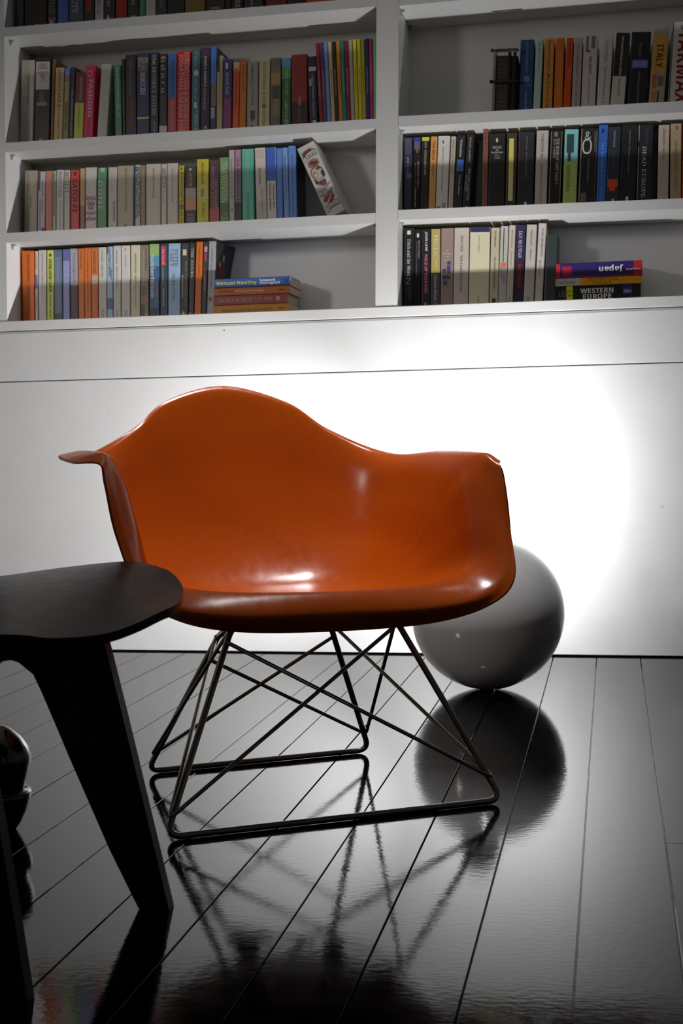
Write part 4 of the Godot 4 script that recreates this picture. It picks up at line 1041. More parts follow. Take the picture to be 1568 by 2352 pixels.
	shelve("books on the lowest shelf over the chair",0.082,false,[
		["broad orange paperback with dark brown lettering, first of its row, beside blue-banded white paperback",tone(229,108,20),-1.5539,0.8828,0.0342,0.1961,0.0188,[],[["MICHAEL CUNNINGHAM",tone(76,34,18),"s",0.05,0.42,0.53,0.15,"v"],["FLESH AND BLOOD",tone(90,40,18),"s",0.5,0.86,0.53,0.15,"v"]]],
		["narrow white paperback with blue middle band, between broad orange paperback and grey-white paperback",tone(212,209,199),-1.5305,0.8828,0.0077,0.1944,0.0234,[[0.33,0.52,0,1,tone(97,119,201)]],[["A MAN SOMEONE",tone(71,69,64),"r",0.04,0.25,0.5,0.36,"v"],["Ian McEwan",tone(71,69,64),"r",0.62,0.8,0.5,0.36,"v"]]],
		["grey-white paperback with lowercase lettering, between blue-banded white paperback and lime paperback",tone(215,206,201),-1.5134,0.8828,0.0212,0.1962,0.0215,[],[["jess mowry",tone(77,74,71),"r",0.05,0.3,0.5,0.26,"v"],["way past cool",tone(91,88,85),"r",0.33,0.66,0.5,0.26,"v"]]],
		["lime yellow paperback with heavy black title, between grey-white paperback and steel blue paperback",tone(221,229,105),-1.4908,0.8828,0.0187,0.1951,0.0261,[[0.05,0.09,0.3,0.7,tone(59,64,29)]],[["SUCKING SHERBET LEMONS",tone(28,30,18),"b",0.12,0.58,0.5,0.44,"v"],["MICHAEL CARSON",tone(78,82,33),"b",0.62,0.94,0.5,0.22,"v"]]],
		["steel blue paperback with rocky shoreline, between lime paperback and periwinkle paperback",tone(106,131,154),-1.4674,0.8828,0.0229,0.1956,0.016,[[0,0.1,0,1,tone(92,111,138)],[0.88,1,0,1,tone(71,76,83)]],[["E. ANNIE PROULX",tone(201,215,229),"s",0.12,0.46,0.5,0.25,"v"],["THE SHIPPING NEWS",tone(194,211,229),"s",0.5,0.86,0.5,0.22,"v"]]],
		["periwinkle paperback with tall pink capitals, between steel blue paperback and grey gangster paperback",tone(159,169,229),-1.4445,0.8828,0.0191,0.1956,0.0214,[[0,0.16,0,1,tone(95,107,178)]],[["henry sutton",tone(208,212,229),"r",0.17,0.22,0.5,0.2,"h"],["FLYING",tone(208,198,229),"r",0.26,0.75,0.5,0.6,"v"]]],
		["paperback, lilac grey above and black below, between periwinkle paperback and orange-spined classic",tone(69,68,73),-1.4216,0.8828,0.0219,0.196,0.0187,[[0,0.5,0,1,tone(180,178,196)]],[["The Long Firm",tone(111,107,124),"r",0.05,0.48,0.5,0.4,"v"],["jake arnott",tone(179,78,73),"r",0.55,0.84,0.5,0.36,"v"]]],
		["narrow orange paperback with pale second line, between grey gangster paperback and orange library paperback",tone(229,117,20),-1.4012,0.8828,0.0166,0.1953,0.0176,[],[["EDWARD ST AUBYN",tone(76,35,18),"s",0.04,0.28,0.5,0.26,"v"],["LATERAL THINKING",tone(229,169,99),"r",0.3,0.57,0.5,0.24,"v"]]],
		["orange paperback with thin dark title, between orange-spined classic and orange flower paperback",tone(229,116,18),-1.3828,0.8828,0.0187,0.1965,0.019,[],[["The Swimming Pool Library",tone(89,43,18),"s",0.04,0.58,0.5,0.28,"v"],["Alan Hollinghurst",tone(117,58,18),"r",0.6,0.85,0.5,0.2,"v"]]],
		["orange paperback with small flower photograph, between orange library paperback and white lettered paperback",tone(229,116,18),-1.3629,0.8828,0.0183,0.1964,0.0172,[[0.375,0.5,0.05,1,tone(204,188,175)]],[["WAYSON CHOY",tone(64,29,18),"r",0.04,0.35,0.5,0.34,"v"],["The Jade Peony",tone(229,176,111),"s",0.54,0.84,0.5,0.36,"v"]]],
		["white paperback with black word at foot, between orange flower paperback and misty blue paperback",tone(220,217,208),-1.3407,0.8828,0.0221,0.196,0.0168,[],[["Don DeLillo",tone(58,57,52),"s",0.04,0.2,0.5,0.2,"v"],["White Noise",tone(101,99,94),"s",0.24,0.41,0.5,0.2,"v"],["PICADOR",tone(27,27,26),"s",0.845,0.965,0.5,0.3,"v"]]],
		["misty blue paperback with dark blue drips, between white lettered paperback and plain white paperback",tone(182,204,229),-1.32,0.8828,0.0159,0.1969,0.0182,[[0,0.1,0,0.3,tone(97,105,115)],[0.3,0.45,0.6,1,tone(124,151,212)],[0.7,0.85,0,1,tone(95,115,158)]],[["GEOFFREY KEYES",tone(51,57,67),"s",0.03,0.4,0.5,0.38,"v"]]],
		["plain white paperback with two-part lettering, between misty blue paperback and white short-titled paperback",tone(222,218,209),-1.2999,0.8828,0.0206,0.1983,0.0212,[],[["Delia Falconer",tone(77,76,72),"s",0.06,0.25,0.5,0.2,"v"],["The Service of Clouds",tone(58,57,52),"s",0.28,0.58,0.5,0.2,"v"],["PICADOR",tone(27,27,26),"s",0.87,0.985,0.5,0.3,"v"]]],
		["white paperback with very short title, between plain white paperback and cream serif paperback",tone(226,222,213),-1.2752,0.8828,0.0237,0.1978,0.0192,[],[["SLY",tone(58,57,52),"s",0.04,0.08,0.5,0.18,"v"],["Rick Ferreday",tone(101,99,94),"s",0.13,0.29,0.5,0.18,"v"],["PICADOR",tone(27,27,26),"s",0.875,0.985,0.5,0.28,"v"]]],
		["cream paperback with dark serif lettering, between white short-titled paperback and camouflage paperback",tone(223,216,188),-1.2484,0.8828,0.0257,0.1975,0.0267,[[0.955,0.985,0.4,0.65,tone(229,125,56)]],[["ROBERTSON DAVIES",tone(64,59,45),"s",0.11,0.38,0.5,0.18,"v"],["WHAT'S BRED IN THE BONE",tone(64,59,45),"s",0.41,0.84,0.5,0.18,"v"]]],
		["brown paperback with camouflage patches, between cream serif paperback and blue swirl paperback",tone(144,132,111),-1.2223,0.8828,0.022,0.1967,0.0224,[[0.56,0.7,0.1,0.7,tone(105,108,83)],[0.68,0.82,0.4,1,tone(172,125,83)],[0.8,0.95,0,0.5,tone(82,81,68)],[0.93,1,0.5,1,tone(217,146,77)]],[["Kazuo Ishiguro",tone(49,43,34),"s",0.05,0.35,0.72,0.22,"v"],["The Remains of the Day",tone(218,206,179),"s",0.05,0.52,0.35,0.26,"v"]]],
		["blue swirl paperback with tall white title, between camouflage paperback and dark teal paperback",tone(57,101,150),-1.195,0.8828,0.0275,0.1978,0.0236,[[0,0.16,0,1,tone(164,198,122)],[0.16,0.3,0,1,tone(97,164,198)],[0.86,1,0.1,0.9,tone(33,45,63)]],[["number9dream",tone(223,228,229),"b",0.14,0.72,0.33,0.42,"v"],["DAVID MITCHELL",tone(217,206,138),"r",0.5,0.82,0.72,0.2,"v"]]],
		["dark teal paperback with red title label, between blue swirl paperback and light blue paperback",tone(34,68,83),-1.1682,0.8828,0.0213,0.1984,0.0233,[[0.04,0.3,0.15,0.75,tone(226,39,74)]],[["the law of",tone(229,199,202),"b",0.08,0.28,0.42,0.3,"v"],["enclosures",tone(180,198,206),"r",0.32,0.55,0.42,0.3,"v"],["dale peck",tone(212,225,229),"b",0.6,0.84,0.42,0.24,"v"]]],
		["broad light blue paperback with orange name, between dark teal paperback and black lily paperback",tone(164,196,229),-1.1401,0.8828,0.033,0.1968,0.0275,[],[["PETER",tone(120,98,60),"s",0.08,0.31,0.64,0.3,"v"],["CAREY",tone(120,98,60),"s",0.08,0.31,0.3,0.3,"v"],["OSCAR & LUCINDA",tone(64,87,121),"s",0.4,0.78,0.45,0.26,"v"]]],
		["black paperback with pale lily at top, between light blue paperback and white-capital black paperback",tone(44,49,43),-1.1123,0.8828,0.0214,0.1971,0.0395,[[0.09,0.17,0.2,0.7,tone(229,216,190)]],[["Rouse Up O Young Men",tone(180,179,170),"s",0.25,0.85,0.65,0.2,"v"],["Kenzaburo Oe",tone(229,225,216),"s",0.43,0.73,0.25,0.26,"v"],["+",tone(229,225,216),"b",0.92,0.98,0.4,0.5,"v"]]],
		["worn black paperback with white serif capitals, between black lily paperback and tall orange paperback",tone(37,38,39),-1.0929,0.8828,0.0158,0.1983,0.0445,[[0.93,0.99,0.1,0.6,tone(141,107,115)]],[["THE HOURS",tone(229,225,215),"s",0.08,0.47,0.5,0.42,"v"],["Michael CUNNINGHAM",tone(141,140,136),"s",0.5,0.9,0.5,0.3,"v"]]],
		["tall orange paperback with two-tone lettering, between white-capital black paperback and navy blossom paperback",tone(229,113,21),-1.0751,0.8828,0.0179,0.1981,0.0526,[],[["GABRIEL GARCIA MARQUEZ",tone(76,34,18),"s",0.05,0.45,0.5,0.26,"v"],["Love in the Time of Cholera",tone(229,180,125),"s",0.48,0.82,0.5,0.24,"v"]]],
		["navy paperback with pink blossom, between tall orange paperback and grey end paperback",tone(47,52,66),-1.0584,0.8828,0.014,0.1981,0.0593,[[0.07,0.14,0.2,0.8,tone(229,168,178)],[0.15,0.26,0.3,0.7,tone(184,77,95)]],[["sarah",tone(226,44,79),"b",0.35,0.47,0.5,0.3,"v"],["j t leroy",tone(229,225,221),"b",0.48,0.65,0.5,0.3,"v"]]],
		["grey paperback ending the upright row, last of its row, beside navy blossom paperback",tone(177,178,183),-1.0397,0.8828,0.0196,0.1978,0.0551,[[0.74,0.8,0.2,0.6,tone(158,68,44)]],[["Joseph Roth  The Radetzky March",tone(50,51,53),"s",0.1,0.63,0.45,0.2,"v"]]],
	])
	flared_cover(0.021)
	shelve("books beside the plate press",0.085,false,[
		["deep blue hardback with globe picture, first of its row, beside pale aqua paperback",tone(47,87,137),-0.2055,1.3534,0.0343,0.1905,0.0415,[[0.47,0.55,0.35,0.75,tone(104,161,167)],[0.57,0.61,0.05,0.95,tone(77,101,160)]],[["JOHN RALSTON SAUL",tone(189,207,229),"r",0.03,0.43,0.5,0.14,"v"],["ON EQUILIBRIUM",tone(189,207,229),"r",0.68,0.99,0.5,0.16,"v"]]],
		["pale aqua paperback with fine lettering, between deep blue hardback and ochre paperback",tone(200,229,218),-0.1775,1.3531,0.018,0.1912,0.0561,[[0.955,0.985,0.45,0.65,tone(77,87,83)]],[["JIM CRACE",tone(74,91,83),"r",0.05,0.2,0.5,0.22,"v"],["Being Dead",tone(74,91,83),"r",0.23,0.42,0.5,0.22,"v"]]],
		["ochre paperback with green leaf motif, between pale aqua paperback and pumpkin paperback",tone(229,159,69),-0.1509,1.3528,0.0235,0.1905,0.0453,[[0.46,0.5,0.4,0.65,tone(77,72,43)],[0.5,0.6,0.35,0.7,tone(126,170,77)]],[["Kazuo Ishiguro",tone(82,47,18),"s",0.03,0.44,0.5,0.34,"v"],["Never Let Me Go",tone(96,65,24),"s",0.62,0.99,0.5,0.34,"v"]]],
		["pumpkin orange paperback with embossed capitals, between ochre paperback and flame orange paperback",tone(229,125,30),-0.1244,1.3525,0.0211,0.1903,0.0439,[[0.965,0.985,0.4,0.6,tone(77,47,23)]],[["FAMOUS TRIALS",tone(229,176,104),"s",0.15,0.75,0.5,0.4,"v"]]],
		["flame orange paperback with pale short word, between pumpkin paperback and warm grey paperback",tone(229,89,33),-0.1028,1.3522,0.0174,0.1888,0.0581,[[0.965,0.985,0.4,0.6,tone(77,35,23)]],[["PETER SHAFFER",tone(115,36,18),"s",0.05,0.36,0.5,0.26,"v"],["TENDENCY",tone(229,158,109),"b",0.4,0.55,0.5,0.26,"v"]]],
		["warm grey paperback with spaced capitals, between flame orange paperback and white fish paperback",tone(203,187,175),-0.0807,1.352,0.0206,0.1878,0.0532,[],[["Kurt VONNEGUT",tone(78,70,64),"s",0.08,0.5,0.5,0.26,"v"],["HOCUS POCUS",tone(78,70,64),"s",0.56,0.98,0.5,0.28,"v"]]],
		["white paperback with grey fish at top, between warm grey paperback and chalk white paperback",tone(229,219,215),-0.05,1.3516,0.0344,0.1896,0.0522,[[0,0.2,0.15,0.35,tone(138,140,146)],[0,0.16,0.55,0.85,tone(126,127,133)],[0.18,0.21,0.2,0.5,tone(97,97,101)]],[["Murakami",tone(34,33,34),"r",0.27,0.49,0.55,0.22,"v"],["Kafka on the Shore",tone(150,117,108),"r",0.53,0.87,0.5,0.15,"v"]]],
		["chalk white paperback with italic title, between white fish paperback and half-black hardback",tone(229,224,220),-0.0142,1.3512,0.0309,0.1884,0.0735,[],[["GORE VIDAL",tone(80,78,77),"s",0.06,0.35,0.53,0.2,"v"],["Myra Breckinridge & Myron",tone(59,57,61),"s",0.4,0.98,0.5,0.2,"v"]]],
		["hardback, black above and cream below, between chalk white paperback and black blue-patch hardback",tone(229,220,207),0.0209,1.3508,0.0341,0.1921,0.0935,[[0,0.55,0,1,tone(55,52,51)]],[["THE GLADE WITHIN THE GROVE",tone(229,224,216),"b",0.04,0.54,0.5,0.15,"v"],["DAVID FOSTER",tone(48,46,45),"r",0.58,0.8,0.5,0.16,"v"]]],
		["broad black hardback with blue square patch, between half-black hardback and travel guide",tone(46,44,49),0.0694,1.3503,0.047,0.191,0.0708,[[0.355,0.46,0.1,0.93,tone(198,77,133)],[0.365,0.45,0.13,0.9,tone(112,153,229)]],[["Murakami",tone(149,146,155),"s",0.13,0.32,0.5,0.13,"v"],["The Wind-up Bird Chronicle",tone(178,173,183),"s",0.5,0.98,0.5,0.13,"v"]]],
		["travel guide with gold panel and street photograph, between black blue-patch hardback and white red-lettered hardback",tone(199,178,150),0.1154,1.3497,0.0372,0.2026,0.083,[[0,0.1,0.05,1,tone(178,173,183)],[0.1,0.55,0.05,0.95,tone(229,177,69)],[0.58,0.75,0.1,0.4,tone(199,121,94)],[0.6,0.72,0.5,0.85,tone(121,121,133)],[0.78,0.95,0.15,0.4,tone(219,137,106)],[0.78,0.95,0.5,0.62,tone(97,84,84)]],[["ITALY",tone(115,55,21),"b",0.22,0.5,0.5,0.42,"v"]]],
		["broad white hardback with giant red capitals, last of its row, beside travel guide",tone(229,222,215),0.1729,1.3491,0.0576,0.2085,0.0653,[[0,1,0,0.06,tone(98,121,124)]],[["TARMAX",tone(150,31,29),"b",0.1,0.95,0.55,0.55,"v"],["MVK",tone(37,35,36),"r",0.04,0.09,0.55,0.2,"h"]]],
	])
	shelve("books on the middle shelf over the globe",0.07,false,[
		["slate paperback with grey smoky picture, first of its row, beside dark photograph paperback",tone(71,72,88),-0.5052,1.1243,0.0212,0.1915,0.0213,[[0,0.22,0.1,0.9,tone(94,98,116)],[0.47,0.53,0.25,0.95,tone(136,139,156)],[0.53,1,0.1,0.9,tone(90,90,113)]],[["will self",tone(225,222,229),"r",0.25,0.34,0.5,0.26,"v"],["Dorian",tone(186,182,191),"r",0.36,0.46,0.5,0.26,"v"]]],
		["black paperback with blue-topped photograph, between slate paperback and lime-topped black paperback",tone(51,46,51),-0.4836,1.1241,0.0193,0.1911,0.0274,[[0,0.05,0,1,tone(62,83,166)],[0.05,0.16,0.1,0.9,tone(113,119,153)],[0.12,0.2,0.4,0.7,tone(166,113,83)]],[["David Foster Wallace",tone(229,225,223),"b",0.32,0.66,0.72,0.22,"v"],["Brief Interviews with",tone(209,113,64),"b",0.34,0.72,0.36,0.22,"v"],["Hideous Men",tone(229,225,223),"b",0.68,0.92,0.36,0.22,"v"]]],
		["black paperback with lime strip on top, between dark photograph paperback and apricot paperback",tone(39,38,35),-0.4631,1.1238,0.0196,0.1908,0.0365,[[0,0.05,0,1,tone(217,229,79)],[0.95,0.98,0.3,0.6,tone(209,205,196)]],[["HUGO · NOTRE-DAME OF PARIS",tone(229,225,215),"s",0.06,0.5,0.5,0.24,"v"]]],
		["apricot paperback with brick red name, between lime-topped black paperback and charcoal-sketch paperback",tone(229,166,95),-0.4443,1.1236,0.0165,0.1915,0.0489,[],[["TOM WOLFE",tone(135,62,27),"b",0.06,0.31,0.5,0.38,"v"],["Hooking Up",tone(123,96,33),"b",0.36,0.5,0.5,0.34,"v"]]],
		["white paperback with charcoal sketch at foot, between apricot paperback and parchment paperback",tone(229,224,218),-0.4193,1.1234,0.0298,0.1913,0.0542,[[0.06,0.1,0.36,0.5,tone(113,110,107)],[0.88,0.97,0.55,0.85,tone(159,156,153)],[0.93,1,0.05,0.4,tone(129,126,120)]],[["Kazuo Ishiguro  When We Were Orphans",tone(73,71,69),"s",0.15,0.72,0.45,0.15,"v"]]],
		["narrow parchment paperback with grey title, between charcoal-sketch paperback and black blue-square paperback",tone(212,202,179),-0.3961,1.1231,0.0118,0.1894,0.0592,[[0.955,0.995,0.4,0.7,tone(90,87,80)]],[["EMPIRE OF THE SUN  Ballard",tone(83,78,62),"s",0.04,0.5,0.5,0.3,"v"]]],
		["black paperback with blue pictured square, between parchment paperback and black spaced-capital paperback",tone(42,42,51),-0.3774,1.1229,0.0206,0.1907,0.0663,[[0.32,0.47,0.1,0.95,tone(62,129,229)],[0.36,0.42,0.35,0.7,tone(205,90,113)]],[["\"Primitive",tone(229,225,220),"b",0.05,0.28,0.5,0.3,"v"],["STEPHEN AMIDON",tone(212,209,208),"b",0.52,0.78,0.5,0.17,"v"]]],
		["worn black paperback with spaced white capitals, between black blue-square paperback and brown leather book",tone(44,44,48),-0.3563,1.1227,0.0179,0.1913,0.0778,[[0.935,0.975,0.4,0.65,tone(205,202,196)]],[["DAVID LEAVITT",tone(229,225,217),"r",0.04,0.36,0.5,0.24,"v"],["THE LOST LANGUAGE",tone(229,224,215),"s",0.44,0.86,0.62,0.26,"v"],["OF CRANES",tone(229,224,215),"s",0.53,0.74,0.28,0.24,"v"]]],
		["brown leather book standing taller than neighbours, between black spaced-capital paperback and black centred-title paperback",tone(143,93,75),-0.309,1.1222,0.0132,0.2045,0.0279,[],[["F·U·L·K",tone(45,25,19),"r",0.05,0.2,0.5,0.4,"v"]]],
		["broad black paperback with small centred title, between brown leather book and umber labelled book",tone(44,42,39),-0.2798,1.1219,0.0407,0.1902,0.0264,[[0.06,0.11,0.43,0.55,tone(229,225,218)]],[["Red Earth",tone(229,225,215),"s",0.16,0.195,0.5,0.1,"h"],["and",tone(229,225,215),"s",0.2,0.225,0.5,0.08,"h"],["Pouring Rain",tone(229,225,215),"s",0.23,0.265,0.5,0.1,"h"],["Vikram",tone(178,173,166),"s",0.27,0.295,0.5,0.09,"h"],["Chandra",tone(178,173,166),"s",0.3,0.33,0.5,0.09,"h"]]],
		["umber book with tall lime-cream label, between black centred-title paperback and black red-edged paperback",tone(67,62,55),-0.2442,1.1215,0.0255,0.1896,0.0358,[[0.07,0.89,0.22,0.7,tone(229,227,154)],[0.07,0.48,0.22,0.7,tone(229,226,114)]],[]],
		["broad black paperback with red hinge edge, between umber labelled book and dove grey paperback",tone(48,52,57),-0.208,1.1212,0.0392,0.1906,0.0364,[[0,1,0,0.035,tone(163,67,70)],[0.91,0.99,0.44,0.6,tone(229,226,222)]],[["Robert Hass  The Island in the Mind",tone(159,159,163),"s",0.06,0.6,0.53,0.09,"v"]]],
		["dove grey paperback with dark serif lettering, between black red-edged paperback and scuffed black paperback",tone(205,195,188),-0.1693,1.1208,0.0298,0.1921,0.0431,[],[["TIMOTHY MO",tone(67,62,60),"s",0.04,0.38,0.5,0.2,"v"],["THE REDUNDANCY OF COURAGE",tone(90,84,81),"s",0.42,0.97,0.5,0.17,"v"]]],
		["black paperback with white scuffed edges, between dove grey paperback and teal-lime paperback",tone(39,38,36),-0.1349,1.1204,0.0302,0.1904,0.0456,[[0.02,1,0.03,0.06,tone(205,201,192)],[0.02,1,0.93,0.955,tone(205,201,192)],[0.02,0.08,0.3,0.6,tone(140,136,129)]],[["THE BOOK OF LOST TALES 2",tone(229,225,216),"s",0.1,0.7,0.62,0.24,"v"],["J.R.R. TOLKIEN",tone(212,208,199),"s",0.11,0.36,0.32,0.2,"v"]]],
		["paperback, teal figure picture above lime green, between scuffed black paperback and black swirl paperback",tone(186,215,111),-0.0978,1.12,0.0338,0.191,0.0441,[[0,0.41,0,1,tone(143,216,222)],[0.06,0.3,0.15,0.7,tone(61,83,90)],[0.28,0.41,0.25,0.5,tone(61,83,90)]],[["DAVID LEAVITT",tone(217,229,179),"s",0.45,0.92,0.68,0.26,"v"],["MARTIN BAUMAN",tone(73,88,35),"s",0.46,0.8,0.35,0.22,"v"]]],
		["worn black paperback with white scribbled swirl, between teal-lime paperback and ultramarine paperback",tone(45,42,39),-0.0554,1.1196,0.0428,0.1906,0.0551,[[0,1,0.02,0.05,tone(209,205,196)],[0.02,0.97,0.94,0.96,tone(129,126,119)],[0.83,0.95,0.12,0.45,tone(116,111,98)]],[["UMBERTO",tone(160,156,149),"s",0.04,0.3,0.85,0.13,"v"],["Foucault's Pendulum",tone(160,156,149),"s",0.38,0.7,0.52,0.12,"v"],["O",tone(222,222,229),"r",0.13,0.33,0.38,0.9,"h"],["&",tone(222,222,229),"r",0.04,0.16,0.42,0.6,"h"]]],
		["ultramarine paperback with pale rounded title, between black swirl paperback and red-shell paperback",tone(57,113,205),-0.0206,1.1192,0.0227,0.1986,0.0473,[[0.05,0.1,0.3,0.6,tone(28,58,121)]],[["The Ice Storm",tone(174,193,229),"r",0.22,0.58,0.5,0.3,"v"],["RICK MOODY",tone(130,164,229),"r",0.61,0.97,0.5,0.28,"v"]]],
		["dark slate paperback with orange-red shell, between ultramarine paperback and black island paperback",tone(52,61,72),0.0074,1.1189,0.0302,0.1923,0.0467,[[0.67,0.77,0.05,0.9,tone(229,85,55)],[0.77,0.82,0.2,0.7,tone(229,85,55)],[0.92,0.99,0.45,0.62,tone(229,227,223)]],[["Dorian Kincaid",tone(205,208,212),"s",0.05,0.26,0.5,0.15,"v"],["The Ocean",tone(113,117,124),"s",0.3,0.55,0.5,0.14,"v"]]],
		["broad black paperback with dim white lettering, between red-shell paperback and black pale-striped paperback",tone(39,42,45),0.0434,1.1185,0.0387,0.1934,0.0545,[[0.9,0.99,0.4,0.56,tone(229,227,223)]],[["Robert Hass  The Island in the Mind",tone(178,178,182),"s",0.06,0.6,0.5,0.09,"v"]]],
		["black paperback with thin white stripe and title, between black island paperback and fawn paperback",tone(49,48,59),0.0838,1.1181,0.0347,0.1926,0.0386,[[0,0.2,0,0.045,tone(212,206,202)],[0.28,1,0,0.03,tone(212,206,202)]],[["DEAD EUROPE",tone(229,225,223),"s",0.27,0.92,0.45,0.26,"v"],["CHRISTOS TSIOLKAS",tone(113,108,139),"s",0.05,0.24,0.6,0.2,"v"]]],
		["fawn paperback with dim serif lettering, between black pale-striped paperback and khaki worn paperback",tone(212,196,180),0.13,1.1176,0.0258,0.1907,0.0273,[[0.95,1,0.4,0.65,tone(90,84,78)]],[["THE SONGLINES",tone(90,82,74),"s",0.05,0.26,0.5,0.2,"v"],["Bruce Chatwin",tone(90,82,74),"s",0.29,0.46,0.5,0.18,"v"]]],
		["khaki worn paperback with small oval badge, between fawn paperback and rust red paperback",tone(198,175,139),0.1609,1.1173,0.0259,0.1924,0.0147,[[0.03,0.08,0.45,0.7,tone(139,123,98)]],[["NATHANIEL WEST  THE DAY",tone(104,90,65),"s",0.22,0.85,0.5,0.22,"v"]]],
		["rust red paperback cut by the frame, last of its row, beside khaki worn paperback",tone(205,81,32),0.1919,1.117,0.0323,0.1919,0.0242,[],[]],
	])
